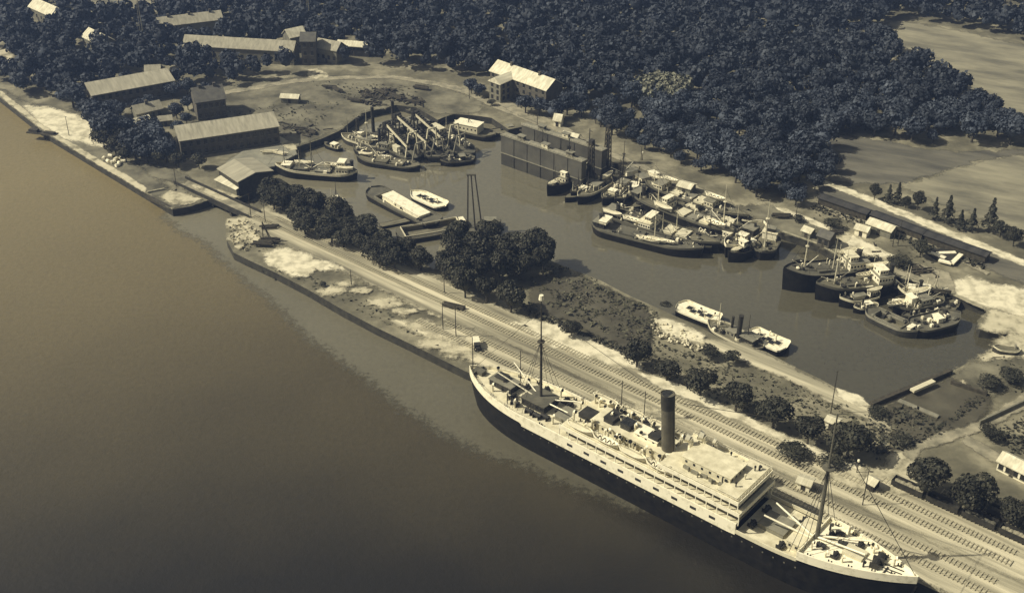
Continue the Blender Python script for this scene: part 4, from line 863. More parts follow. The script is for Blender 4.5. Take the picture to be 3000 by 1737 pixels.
# ---------------------------------------------------------------- basin craft
def vessel(name, cat, label, bow, stern, zd, B, hull='black', deck='planks', bulw=None, sheer=.8, bowl=.3, bowp=2.0, sternl=.22, sternp=2.2, houses=(), funnels=(), masts=(), hatches=(), vents=0, boats=(), group=None, clutter=0, seed=0, strip=None, holes=0, hold=None, z=None, deckinset=.12):
    zz = zd if z is None else z
    a = up(stern[0], stern[1], zz); b = up(bow[0], bow[1], zz); d = b - a; L = d.length; rz = math.atan2(d.y, d.x)
    t = thing(name, label, cat, (a.x, a.y, 0), rz, group); rr = random.Random(seed + int(L * 10))
    hb = hbf(B, sternl, sternp, bowl, bowp, .12); zt = lambda q: zd + sheer * (max(0, q - .35) / .65) ** 2 + sheer * .35 * (max(0, .3 - q) / .3) ** 2
    hull_mesh(L, hb, zt, -.8, 26, .02).build('hull', M[hull], t)
    if hold:
        h0, h1, hw = hold
        dk = MB()
        for (q0, q1) in ((.01, h0), (h1, .99)):
            m_ = deck_mesh(L, hb, lambda q: zt(q) - .02, q0, q1, deckinset); dk.add(m_.v, m_.f)
        for s in (-1, 1):
            vs = []; fs = []
            for i in range(13):
                q = h0 + (h1 - h0) * i / 12; vs += [(q * L, s * (hb(q) - .05), zt(q) - .02), (q * L, s * (hb(q) * hw), zt(q) - .02)]
                if i: fs.append((2 * i - 2, 2 * i, 2 * i + 1, 2 * i - 1))
            dk.add(vs, fs)
        dk.build('deck', M[deck], t)
        vs = []; fs = []
        for i in range(13):
            q = h0 + (h1 - h0) * i / 12; h = hb(q) * hw; vs += [(q * L, -h, zt(q)), (q * L, -h, zd - 1.7), (q * L, h, zd - 1.7), (q * L, h, zt(q))]
            if i:
                o = 4 * i
                for k in range(3): fs.append((o - 4 + k, o + k, o + k + 1, o - 3 + k))
        fs += [(0, 1, 2, 3), (48, 49, 50, 51)]
        MB().add(vs, fs).build('hold', M['planks'], t)
        cm = band_mesh(L, lambda q: hb(q) * hw, lambda q: zt(q) - .1, lambda q: zt(q) + .55, h0, h1, .1, .1, 12, True, True).build('coaming', M['cream' if strip else 'grey'], t)
    else:
        deck_mesh(L, hb, lambda q: zt(q) - .02, .01, .99, deckinset).build('deck', M[deck], t)
    if bulw:
        bm_, bh = bulw; band_mesh(L, hb, lambda q: zt(q) - .15, lambda q: zt(q) + bh, .005, .995, .03, .16, 24).build('bulwark', M[bm_], t)
    if strip:
        band_mesh(L, hb, lambda q: zt(q) - .45, lambda q: zt(q) - .18, .004, .996, .1, .05, 24).build('rubbing_strake', M[strip], t)
    for (x0, x1, hw, z0, h, wm, nw) in houses: house(t, x0 * L, x1 * L, -hw, hw, zt((x0 + x1) / 2) - .05 + z0, zt((x0 + x1) / 2) + z0 + h, wm, (rr.choice(['whitedeck', 'grey', 'grey']) if (x1 - x0) * L * hw > 7 and name not in ('roofed_barge', 'house_barge') else 'white') if wm in ('white', 'cream') else 'grey', nw, 'wheelhouse' if z0 > 1 else 'deckhouse')
    for (x, y, r_, h, mm) in funnels:
        f = MB(); f.tube((0, 0, 0), (-h * .04, 0, h), r_, r_ * .96, 14); f.tube((-h * .04, 0, h), (-h * .04, 0, h + .15), r_ * 1.08, r_ * 1.08, 14); fo_ = f.build('funnel', M[mm], t, (x * L, y, zt(x) - .05)); g_ = MB(); g_.tube((0, 0, 0), (0, 0, .9), r_ * 1.35, r_ * 1.25, 12); g_.build('funnel_base', M['cream'], fo_)
    for (x, h, mm, bo) in masts: mast(t, x * L, 0, zt(x) - .05, h, .12 + h * .009, mm, .02, None, [(s_ * bo, rr.uniform(-1, 1), h * rr.uniform(.18, .4), h * .08) for s_ in ((1, -1) if bo > 0 else ())] if bo else (), [(-L * .2 * 1, 0, .3), (L * .2, 0, .3), (0, -B * .45, .2), (0, B * .45, .2)] if h > 7 else ())
    for (x0, x1, hw, mm) in hatches: q = MB(); q.box(x0 * L, x1 * L, -hw, hw, zt((x0 + x1) / 2) - .05, zt((x0 + x1) / 2) + .75); q.box(x0 * L - .1, x1 * L + .1, -hw - .1, hw + .1, zt((x0 + x1) / 2) + .75, zt((x0 + x1) / 2) + .85); q.build('hatch', M[mm], t)
    if holes:
        q = MB(); q.box(-.95, .95, -1.0, 1.0, 0, .3); hm = q.mesh('hopper_well', M['glass'])
        q = MB(); q.box(-1.15, 1.15, -1.2, 1.2, -.1, .18); rm_ = q.mesh('well_coaming', M['cream'])
        for k in range(holes):
            x = L * (.26 + .46 * k / max(1, holes - 1)); y = (.5 if k % 2 else -.5); part(rm_, t, (x, y, zt(x / L)), 0, 'well_coaming'); part(hm, t, (x, y, zt(x / L) - .08), 0, 'hopper_well')
    for k in range(int(vents * 1.4)): cowl_parts(t, rr.uniform(.15, .85) * L, rr.uniform(-B * .33, B * .33), zt(.5), rr.uniform(.22, .38), rr.uniform(.9, 1.8), rr.choice(['white', 'cream', 'white', 'dark']), R(rr.uniform(-180, 180)))
    for k in range(int(clutter * 1.7)):
        x = rr.uniform(.12, .88) * L; y = rr.uniform(-B * .36, B * .36); kind = rr.random()
        if kind < .3: winch(t, x, y, zt(x / L), rr.uniform(.5, .9), R(rr.uniform(0, 90)))
        elif kind < .7:
            q = MB(); w_, l_ = rr.uniform(.25, .6), rr.uniform(.3, .9); q.box(-l_, l_, -w_, w_, 0, rr.uniform(.4, .9)); q.box(-l_ * .8, l_ * .8, -w_ * .8, w_ * .8, 0, 1.05); q.build('skylight', M[rr.choice(['white', 'white', 'white', 'cream', 'grey', 'dark'])], t, (x, y, zt(x / L)), R(rr.choice([0, 90])))
        else:
            q = MB(); q.tube((0, 0, .3), (0, 0, .6), .7, .7, 12); q.tube((0, 0, 0), (0, 0, .9), .3, .3, 8); q.build('capstan', M[rr.choice(['dark', 'grey', 'white'])], t, (x, y, zt(x / L)))
    for i, (x, y, z_, s, lab) in enumerate(boats):
        ca, sa = math.cos(rz), math.sin(rz); X = a.x + x * L * ca - y * sa; Y = a.y + x * L * sa + y * ca
        lifeboat((X, Y, zt(x) + z_), lab, s, i % 2 == 0, None, rz + R(rr.uniform(-4, 4)))
    return t
WD, CR, GR, DK = 'white', 'cream', 'grey', 'dark'
# --- upper left of the basin
vessel('coaster', 'coaster', 'dark coaster with white bridge aft and white forecastle lying beside the concrete yard', (806, 492), (1048, 508), 2.6, 8.5, bulw=('cream', .8), sheer=1.6,
       houses=((.10, .24, 2.8, 0, 2.6, WD, 4), (.14, .22, 2.0, 2.7, 2.2, WD, 3), (.80, .90, 2.0, 0, 1.4, WD, 0)), funnels=((.07, 0, .8, 5, DK),), masts=((.55, 14, 'grey', 5), (.88, 11, 'grey', 0), (.70, 8, 'cream', 0)), hatches=((.32, .50, 2.2, GR), (.60, .76, 2.2, 'midgrey')), vents=6, clutter=7,
       boats=((.67, -3.0, .6, 1.1, 'white boat on the near side of the coaster by the yard, toward its bow'), (.3, -3.2, .7, 1.2, 'long white boat on the near side of the coaster by the yard, under its bridge'), (.12, 2.9, 2.6, .9, 'white boat on top of the aft bridge of the coaster by the yard')), seed=1)
vessel('paddle_steamer', 'steamer', 'small steamer with round white paddle box and tall dark funnel at the yard bank', (1000, 398), (1130, 432), 2.0, 7, hull='dark', bulw=('cream', .6),
       houses=((.3, .6, 2.4, 0, 2.2, CR, 4), (.5, .58, 1.4, 2.3, 1.8, WD, 2)), funnels=((.62, 0, .75, 10, DK),), masts=((.85, 9, 'grey', 0),), vents=6, clutter=5, boats=((.3, -2.8, 1.6, .9, 'white boat on the side of the small steamer with the round paddle box'),), seed=2)
vessel('ferry_barge', 'barge', 'dark barge with slatted deck and a row of white posts before the bucket dredgers', (1045, 462), (1232, 488), 1.8, 7.5, hull='black', bulw=('midgrey', .5), sheer=1.0, hatches=((.25, .45, 2.4, 'planks'), (.5, .7, 2.4, 'planks')), vents=4, clutter=10, masts=((.75, 4, 'cream', 0),),
       boats=((.88, -1.2, .5, .8, 'white boat at the bow of the barge before the bucket dredgers'), (.6, -2.2, .6, .7, 'white boat amidships on the barge before the bucket dredgers')), seed=3)
def dredger(label, px0, px1, lad0, lad1, zl0, funnel=True, seed=0):
    """px0 -> px1: hull axis (upper-left to lower-right end); lad: bucket ladder raised over it"""
    a = up(*px0, 2.2); b = up(*px1, 2.2); d = b - a; L = d.length; rz = math.atan2(d.y, d.x)
    t = thing('bucket_dredger', label, 'dredger', (a.x, a.y, 0), rz, 'bucket dredgers at the yard bank'); rr = random.Random(seed)
    hb = hbf(10, .12, 3, .10, 3, 2.2); zt = lambda q: 2.2
    hull_mesh(L, hb, zt, -.8, 20, .01).build('hull', M['dark'], t); deck_mesh(L, hb, 2.19, .01, .99, .1).build('deck', M['midgrey'], t)
    band_mesh(L, hb, 2.0, 2.75, .01, .99, .03, .12, 20).build('bulwark', M['midgrey'], t)
    iv = Matrix.Rotation(-rz, 3, 'Z'); O = Vector((a.x, a.y, 0)); l0 = iv @ (up(*lad0, zl0) - O); l1 = iv @ (up(*lad1, 7.5) - O)
    lb = MB(); nrm = Vector((0, 1, 0)); dd = l1 - l0
    for s in (-.75, .75): lb.bar(l0 + nrm * s, l1 + nrm * s, .35, .9)
    for k in range(15): p = l0 + dd * (k / 14); lb.bar(p - nrm * .75, p + nrm * .75, .25)
    lad = lb.build('bucket_ladder', M['cream'], t)
    bk = MB(); bk.box(-.55, .55, -.6, .6, 0, .7); bk.tube((0, -.7, .2), (0, .7, .2), .2, .2, 6); bme = bk.mesh('bucket', M['dark'])
    for k in range(14): p = l0 + dd * ((k + .5) / 14) + Vector((0, 0, .55)); part(bme, lad, p, 0, 'bucket')
    tw = MB(); bx = l0.x
    for s in (-2.4, 2.4):
        tw.bar((bx - 3, s + l0.y, 2.2), (bx, s * .6 + l0.y, l0.z + .6), .45); tw.bar((bx + 3.5, s + l0.y, 2.2), (bx, s * .6 + l0.y, l0.z + .6), .45); tw.bar((bx - 1.8, s * .9 + l0.y, 6), (bx + 2, s * .9 + l0.y, 6), .3)
    tw.box(bx - 2, bx + 2, l0.y - 2.2, l0.y + 2.2, l0.z - 2.5, l0.z - 2.2); tw.tube((bx, l0.y - 1.6, l0.z), (bx, l0.y + 1.6, l0.z), 1.1, 1.1, 12); tw.build('tower', M['dark'], t)
    ex = l1.x - 1
    for q, (xx, mm) in enumerate(((ex, CR), (ex + 4.5, GR))):
        gm = MB()
        for s in (-3.4, 3.4): gm.bar((xx, s + l1.y * .3, 2.2), (xx + 1, s * .55 + l1.y * .3, 13 - q * 3), .45)
        gm.bar((xx + 1, -2.1 + l1.y * .3, 13 - q * 3), (xx + 1, 2.1 + l1.y * .3, 13 - q * 3), .5); gm.build('gantry', M[mm], t)
    house(t, L * .12, L * .3, -3, 3, 2.2, 4.8, 'midgrey', 'grey', 4); house(t, L * .36, L * .5, 1.6, 4.2, 2.2, 4.4, 'cream', 'cream', 3)
    if funnel:
        f = MB(); f.tube((0, 0, 0), (0, 0, 14), .75, .7, 12); f.build('funnel', M['dark'], t, (L * .22, -1.4, 2.2))
    for k in range(18): winch(t, rr.uniform(.1, .92) * L, rr.choice([-1, 1]) * rr.uniform(1.6, 4), 2.22, rr.uniform(.6, 1.3), R(rr.uniform(0, 90)))
    for xx in (L * .55, L * .7): q = MB(); q.box(xx - 1.6, xx + 1.6, -3.6, -1.6, 2.2, 4.6); q.build('deck_locker', M[rr.choice(['dark', 'midgrey', 'cream'])], t)
    for k in range(4): cowl_parts(t, rr.uniform(.1, .9) * L, rr.choice([-1, 1]) * rr.uniform(2, 4), 2.2, .3, 1.4, 'white', R(rr.uniform(0, 360)))
    return t
dredger('bucket dredger with raised pale ladder, left one of the three, beside the tallest dark funnel', (1070, 385), (1225, 462), (1133, 362), (1196, 430), 12, True, 1)
dredger('bucket dredger with raised pale ladder, middle one of the three', (1125, 362), (1300, 460), (1163, 338), (1252, 417), 13, True, 2)
dredger('bucket dredger with raised pale ladder, right one of the three, nearest the open water', (1185, 345), (1382, 452), (1217, 332), (1304, 410), 13, False, 3)
vessel('work_boat', 'boat', 'small dark boat with white cabin at the head of the narrow inlet', (1268, 346), (1326, 338), 1.2, 3.6, hull='dark', bulw=('midgrey', .3), houses=((.45, .7, 1.1, 0, 1.3, WD, 2),), boats=((.12, 0, .3, .6, 'little white boat on the stern of the small boat in the narrow inlet'),), seed=5)
vessel('house_barge', 'houseboat', 'dark hulled houseboat with pale flat roof moored below the lodge', (1322, 372), (1452, 398), 2.2, 8, hull='black', bulw=('midgrey', .7), sheer=1.0, houses=((.34, .85, 3.0, 0, 3.4, CR, 6),), masts=((.6, 9, 'rope', 0),), clutter=4,
       boats=((.8, -4.6, -1.2, 1.4, 'grey white boat lying along the near side of the houseboat'),), seed=6)
vessel('pontoon', 'pontoon', 'long dark pontoon between the houseboat and the floating dock', (1440, 388), (1560, 368), 1.4, 6, hull='dark', deck='planks', bulw=('midgrey', .3), sheer=0, bowl=.06, sternl=.06, clutter=8, houses=((.5, .62, 1.4, 0, 1.8, DK, 1),), seed=7)
vessel('hopper_barge', 'barge', 'low dark barge in the small inlet right of the yard bank', (1182, 318), (1262, 330), 1.2, 5, hull='dark', deck='midgrey', clutter=5, seed=8)
# --- floating dry dock
A0 = up(1468, 482, 0); A1 = up(1655, 548, 0); dD = (A1 - A0); LD = dD.length; rzd = math.atan2(dD.y, dD.x)
fd = thing('floating_dock', 'big grey floating dry dock with two tall plated side walls', 'floating dock', (A0.x, A0.y, 0), rzd)
LD = 41; WD_ = 16.5
b = MB(); b.box(0, LD, .6, WD_ - .6, -.5, 2.0); b.build('pontoon_deck', M['midgrey'], fd)
for s, y0 in ((0, 0), (1, WD_ - 3.2)):
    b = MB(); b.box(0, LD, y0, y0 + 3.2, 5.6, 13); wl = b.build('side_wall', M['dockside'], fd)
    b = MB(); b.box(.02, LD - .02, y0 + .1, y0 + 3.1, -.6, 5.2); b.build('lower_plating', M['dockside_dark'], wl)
    b = MB(); b.box(-.15, LD + .15, y0 - .18, y0 + 3.38, 5.2, 5.6); b.build('ledge', M['grey'], wl)
    b = MB(); b.box(-.2, LD + .2, y0 - .25, y0 + 3.45, 13, 13.25); b.build('walkway', M['grey'], wl)
    rl = rail(wl, [(0, y0 - .1, 13.25), (LD, y0 - .1, 13.25)], 1.0, 'cream', 'railing', 2.4)
    b = MB(); b.box(-.06, .06, -.1, .1, 0, 12.4); rbm = b.mesh('rib', M['dockside_dark'])
    for k in range(1, 6): part(rbm, wl, (LD * k / 6, y0 - .06 if s == 0 else y0 - .06, .3), 0, 'rib')
    for k in range(3): house(wl, LD * (.2 + .3 * k), LD * (.2 + .3 * k) + 3, y0 + .6, y0 + 2.4, 13.25, 15.0, 'cream' if k % 2 else 'midgrey', 'grey', 1, 'control_hut', .5)
    b = MB(); b.tube((0, 0, 0), (0, 0, 7), .22, .16, 6); b.tube((0, 0, 6), (3.5, -3, 7.6), .16, .1, 5); b.build('dock_crane', M['dark'], wl, (LD * .82, y0 + 1.6, 13.2))
O_ = fd.location; dv2 = Vector((math.cos(rzd), math.sin(rzd), 0)); pv = Vector((-math.sin(rzd), math.cos(rzd), 0))
q0 = O_ + dv2 * 5 + pv * 8.2; q1 = O_ + dv2 * 38 + pv * 8.2
def px_of(p, z): return pj(p.x, p.y, z)
vessel('dredger_hulk', 'ship', 'dark hulk standing on the deck of the floating dry dock', px_of(q0, 5.5), px_of(q1, 5.5), 5.5, 8, hull='dark', deck='midgrey', bulw=('midgrey', .6), houses=((.2, .4, 2.5, 0, 2.4, 'midgrey', 3),), funnels=((.3, 0, .8, 8, DK),), masts=((.7, 12, 'rope', 3),), vents=5, clutter=14, seed=9)
for x, y, h, lab in [(1729, 545, 19, 'tall dark lattice pile tower standing beside the leftmost tugs'), (1778, 500, 19, 'tall dark lattice pile tower farther from the dock, behind the second tug')]:
    p = up(x, y, 0); t = thing('pile_tower', lab, 'pile driver', (p.x, p.y, 0), PA)
    b = MB(); b.box(-4, 4, -2.6, 2.6, -.5, 1.4); b.build('pontoon', M['dark'], t); b = MB()
    for sx in (-1, 1):
        for sy in (-1, 1): b.bar((sx * 1.1, sy * 1.1, 1.4), (sx * .7, sy * .7, h), .32)
    for k in range(9):
        z0, z1 = 1.4 + (h - 1.4) * k / 9, 1.4 + (h - 1.4) * (k + 1) / 9; f = 1.1 - .4 * k / 9
        b.bar((-f, -f, z0), (f, -f, z1), .16); b.bar((-f, f, z0), (f, f, z1), .16); b.bar((-f, -f, z0), (-f, f, z1), .16); b.bar((f, -f, z0), (f, f, z1), .16)
    b.build('lattice', M['rope'], t); b = MB(); b.box(-.9, .9, -.9, .9, h, h + .9); b.build('head', M['dark'], t); b = MB(); b.box(-.5, .5, -.5, .5, 2, h * .85); b.build('ram_guide', M['dark'], t)
# --- centre
vessel('lighter', 'lighter', 'long dark open lighter lying diagonally in mid basin', (1084, 556), (1282, 656), 2.0, 9.5, hull='black', deck='midgrey', bulw=('midgrey', .6), sheer=.9, bowl=.12, bowp=3, sternl=.1, sternp=3, hold=(.2, .82, .72), clutter=7, seed=10)
vessel('roofed_barge', 'barge', 'barge with a long flat bright white roof lying against the open lighter', (1128, 573), (1252, 645), 1.3, 6, hull='dark', deck='cream', sheer=.3, bowl=.1, bowp=3, sternl=.08, sternp=3, houses=((.06, .93, 2.5, .1, 1.6, WD, 0),), seed=11)
vessel('hopper_barge', 'barge', 'white decked barge with dark square openings beside the roofed barge in mid basin', (1204, 563), (1306, 606), 1.6, 7.5, hull='black', deck='white', bulw=('white', .5), sheer=.5, sternl=.15, holes=6, vents=3, seed=12)
vessel('open_barge', 'barge', 'dark barge with pale empty hold moored at the bank behind the dense tree belt', (1370, 652), (1160, 686), 2.2, 10, hull='dark', deck='midgrey', sheer=.8, bowl=.15, bowp=2.6, sternl=.1, hold=(.1, .88, .8), strip='cream', houses=((.90, .95, 2.0, 0, .9, WD, 0),), seed=13)
vessel('pontoon', 'pontoon', 'thin dark landing pontoon left of the barge with the pale hold', (1112, 660), (1212, 640), 1.0, 3.2, hull='dark', deck='planks', sheer=0, bowl=.04, sternl=.04, seed=14)
sp = up(1405, 672, 0); sh = thing('sheerlegs', 'tall three legged floating sheerlegs crane rising behind the mid pier trees', 'crane', (sp.x, sp.y, 0))
b = MB(); b.box(-8, 8, -5, 5, -.6, 1.6); b.build('pontoon', M['dark'], sh); b = MB(); b.box(-7.7, 7.7, -4.7, 4.7, 1.6, 1.66); b.build('deck', M['midgrey'], sh)
b = MB()
top = up(1380, 512, 23.5) - Vector((sp.x, sp.y, 0))
tp = [Vector((-5.5, -1.5, 1.6)), Vector((-2.6, -3.5, 1.6)), Vector((1.5, -4.0, 1.6))]
for k, (p, o) in enumerate(zip([up(1370, 668, 1.6), up(1392, 672, 1.6), up(1414, 684, 1.6)], [-1.1, 0, 1.4])):
    pp = Vector((p.x - sp.x, p.y - sp.y, 1.6)); l = MB(); l.tube(pp, top + Vector((o, 0, 0)), .3, .22, 8); l.build('leg', M['rope'], sh)
b = MB(); b.tube(top + Vector((-1.6, 0, 0)), top + Vector((1.8, 0, 0)), .45, .45, 8); b.build('crosshead', M['midgrey'], sh)
house(sh, 2, 6, -2, 2, 1.66, 4, 'midgrey', 'grey', 2)
vessel('launch', 'boat', 'small pale launch with two thin poles behind the tree belt, left of mid basin', (962, 590), (1008, 584), 1.2, 3.6, hull='cream', deck='cream', houses=((.4, .65, 1, 0, 1.4, WD, 2),), masts=((.5, 8, 'rope', 0), (.8, 5, 'cream', 0)), clutter=2, seed=15)
# --- moored craft right of the dock
vessel('harbour_tug', 'tug', 'tug with long white deckhouse, leftmost of the moored craft next to the floating dock', (1602, 560), (1716, 500), 2.4, 6.5, bulw=('black', .7), sheer=1.8, houses=((.38, .62, 1.7, 0, 2.2, WD, 4), (.50, .60, 1.2, 2.3, 1.9, WD, 2)), funnels=((.34, 0, .7, 4.5, DK),), masts=((.8, 8, 'rope', 0),), vents=4, clutter=3,
       boats=((.82, 0, .6, 1.0, 'white boat on the foredeck of the leftmost tug beside the floating dock'), (.2, 0, 2.2, 1.5, 'long white boat above the stern of the leftmost tug beside the floating dock')), seed=16)
vessel('harbour_tug', 'tug', 'dark tug with white bow rail, second from the floating dock', (1692, 586), (1790, 524), 2.3, 6.2, bulw=('cream', .8), sheer=1.6, houses=((.3, .55, 1.5, 0, 2.0, 'midgrey', 3),), funnels=((.32, 0, .6, 4.2, DK),), masts=((.7, 9, 'rope', 2),), vents=4, clutter=5,
       boats=((.15, 0, 1.8, 1.1, 'pale boat over the stern of the second tug from the floating dock'),), seed=17)
vessel('steam_barge', 'barge', 'stubby dark craft with white cabin roofs, third from the floating dock', (1765, 590), (1850, 528), 2.2, 7, bulw=('midgrey', .6), sheer=1.2, houses=((.2, .4, 1.8, 0, 2.2, WD, 3), (.6, .7, 1.4, 0, 1.4, CR, 0)), masts=((.45, 13, 'rope', 4),), vents=6, clutter=8, seed=18)
vessel('lugger', 'sailing vessel', 'dark lugger with pale sail cloth over its deck, close to the bank beyond the dock', (1795, 520), (1890, 500), 2.2, 6.5, bulw=('midgrey', .6), houses=((.3, .65, 2.2, 0, 1.9, WD, 0),), masts=((.7, 15, 'rope', 5),), clutter=4, vents=3, seed=19)
vessel('supply_boat', 'boat', 'dark supply boat with white tents and cabins against the bank, behind the moored coasters', (1850, 535), (1930, 515), 2.0, 6, bulw=('midgrey', .5), houses=((.1, .3, 1.8, 0, 2.0, CR, 2), (.45, .75, 2.3, 0, 1.6, WD, 0)), clutter=5, vents=4, seed=20)
cg = 'moored coasters abreast'
vessel('coaster', 'coaster', 'outermost moored coaster, grey decked, with a tall pale mast over three white boats', (2058, 738), (1733, 654), 2.8, 9, bulw=('midgrey', .6), sheer=1.2, sternl=.16, deck='midgrey', houses=((.04, .14, 2.4, 0, 2.0, DK, 3), (.10, .16, 2.6, 2, 1.1, WD, 0)), funnels=((.08, .8, .7, 4, DK),), masts=((.58, 14, 'cream', 0),), hatches=((.28, .48, 2.8, 'midgrey'),), vents=5, clutter=7,
       boats=((.50, -2.6, .5, .75, 'small pale boat left of the mast foot on the outermost moored coaster'), (.56, -3.4, .5, 1.15, 'white boat at the mast foot of the outermost moored coaster'), (.62, -2.2, .6, 1.0, 'white boat right of the mast foot of the outermost moored coaster'), (.70, -1.6, .6, .85, 'upright looking white boat beside the dark gear of the outermost moored coaster')), group=cg, seed=21)
vessel('coaster', 'coaster', 'coaster with curved white bridge amidships and pale hatch covers, second from the open water', (2110, 722), (1765, 618), 3.2, 8.5, bulw=('midgrey', .7), sheer=1.2, houses=((.36, .46, 4.2, 0, 2.6, WD, 5), (.40, .45, 2.8, 2.7, 1.9, WD, 3), (.05, .12, 3.0, 0, 2.2, DK, 3)), funnels=((.14, 0, .8, 4.5, DK),), hatches=((.55, .63, 2.8, CR), (.66, .74, 2.8, CR), (.20, .32, 2.6, 'midgrey')), masts=((.64, 10, 'cream', 3),), vents=7, clutter=8,
       boats=((.12, -2.8, 1.2, 1.1, 'white boat on the stern of the coaster with the curved white bridge'), (.30, -2.8, .9, 1.2, 'long white boat before the curved white bridge of the second coaster')), group=cg, seed=22)
vessel('coaster', 'coaster', 'coaster with white boats around its mast and pale hatches, third from the open water', (2165, 690), (1850, 566), 3.2, 8, bulw=('midgrey', .7), sheer=1.4, houses=((.3, .38, 3.6, 0, 2.5, WD, 4), (.33, .37, 2.2, 2.6, 1.8, WD, 2), (.04, .1, 2.6, 0, 2.0, DK, 2)), funnels=((.12, 0, .8, 4.5, DK),), hatches=((.46, .54, 2.7, CR), (.57, .65, 2.7, GR), (.68, .76, 2.7, CR)), masts=((.26, 13, 'cream', 3), (.86, 17, 'cream', 6)), vents=6, clutter=7,
       boats=((.37, -4.3, 1.4, 1.2, 'white boat beside the bridge of the third coaster from the open water'), (.80, -1.5, .6, 1.3, 'white boat with red brown gear near the tall pale mast of the third coaster')), group=cg, seed=23)
vessel('coaster', 'coaster', 'coaster lying nearest the bank in the moored group, row of pale hatch covers', (2195, 642), (1888, 530), 3.0, 8, bulw=('midgrey', .7), sheer=1.2, houses=((.14, .22, 3.2, 0, 2.4, CR, 3), (.62, .70, 3.0, 0, 2.6, CR, 3)), hatches=((.30, .38, 2.7, CR), (.41, .49, 2.7, GR), (.52, .60, 2.7, CR)), masts=((.1, 9, 'cream', 0),), vents=8, clutter=8,
       boats=((.08, 2, 1.4, .95, 'upright white boat at the bank side stern of the innermost coaster'), (.22, 2.4, 2.6, .95, 'white boat on the deckhouse of the innermost coaster'), (.17, -2.6, 1.0, .8, 'small white boat near the stern of the innermost coaster'), (.68, 0, 2.9, 1.2, 'pale boat on top of the fore deckhouse of the innermost coaster')), group=cg, seed=24)
vessel('hulk', 'ship', 'low grey hulk wedged between the coaster bows and the outer tug, gear scattered about', (2060, 735), (1960, 690), 2.2, 8, hull='dark', deck='midgrey', bulw=('midgrey', .5), clutter=10, vents=8, seed=25)
vessel('white_yacht', 'ship', 'dark hulled vessel with white curved bulwark at the water side end of the coaster group', (2125, 735), (2235, 655), 3.0, 8, bulw=('white', 1.0), sheer=1.6, houses=((.25, .42, 2.2, 0, 2.2, DK, 3), (.5, .6, 1.6, 0, 1.6, WD, 2)), masts=((.7, 10, 'rope', 0),), vents=5, clutter=7, seed=26)
vessel('harbour_tug', 'tug', 'black tug with white wheelhouse roofs at the outer right corner of the moored group', (2134, 752), (2222, 712), 2.4, 6.8, bulw=('black', .8), sheer=1.2, houses=((.42, .62, 1.6, 0, 2.0, DK, 3), (.48, .60, 1.3, 2.1, 1.7, WD, 2), (.2, .3, 1.3, 0, 2.6, WD, 0)), funnels=((.36, 0, .65, 4.5, DK),), vents=2, clutter=3,
       boats=((.72, 0, .6, .9, 'white boat on the foredeck of the black tug at the corner of the moored group'),), seed=27)
vessel('steamer', 'steamer', 'rounded stern steamer with tall pale mast and white cabin at the right quay corner', (2262, 690), (2228, 742), 3.0, 9, bulw=('midgrey', .8), sheer=.8, sternl=.3, masts=((.35, 19, 'cream', 0),), houses=((.7, .95, 2.6, 0, 2.6, WD, 3), (.75, .9, 1.6, 2.7, 1.4, DK, 1)), vents=3, clutter=4, seed=28)
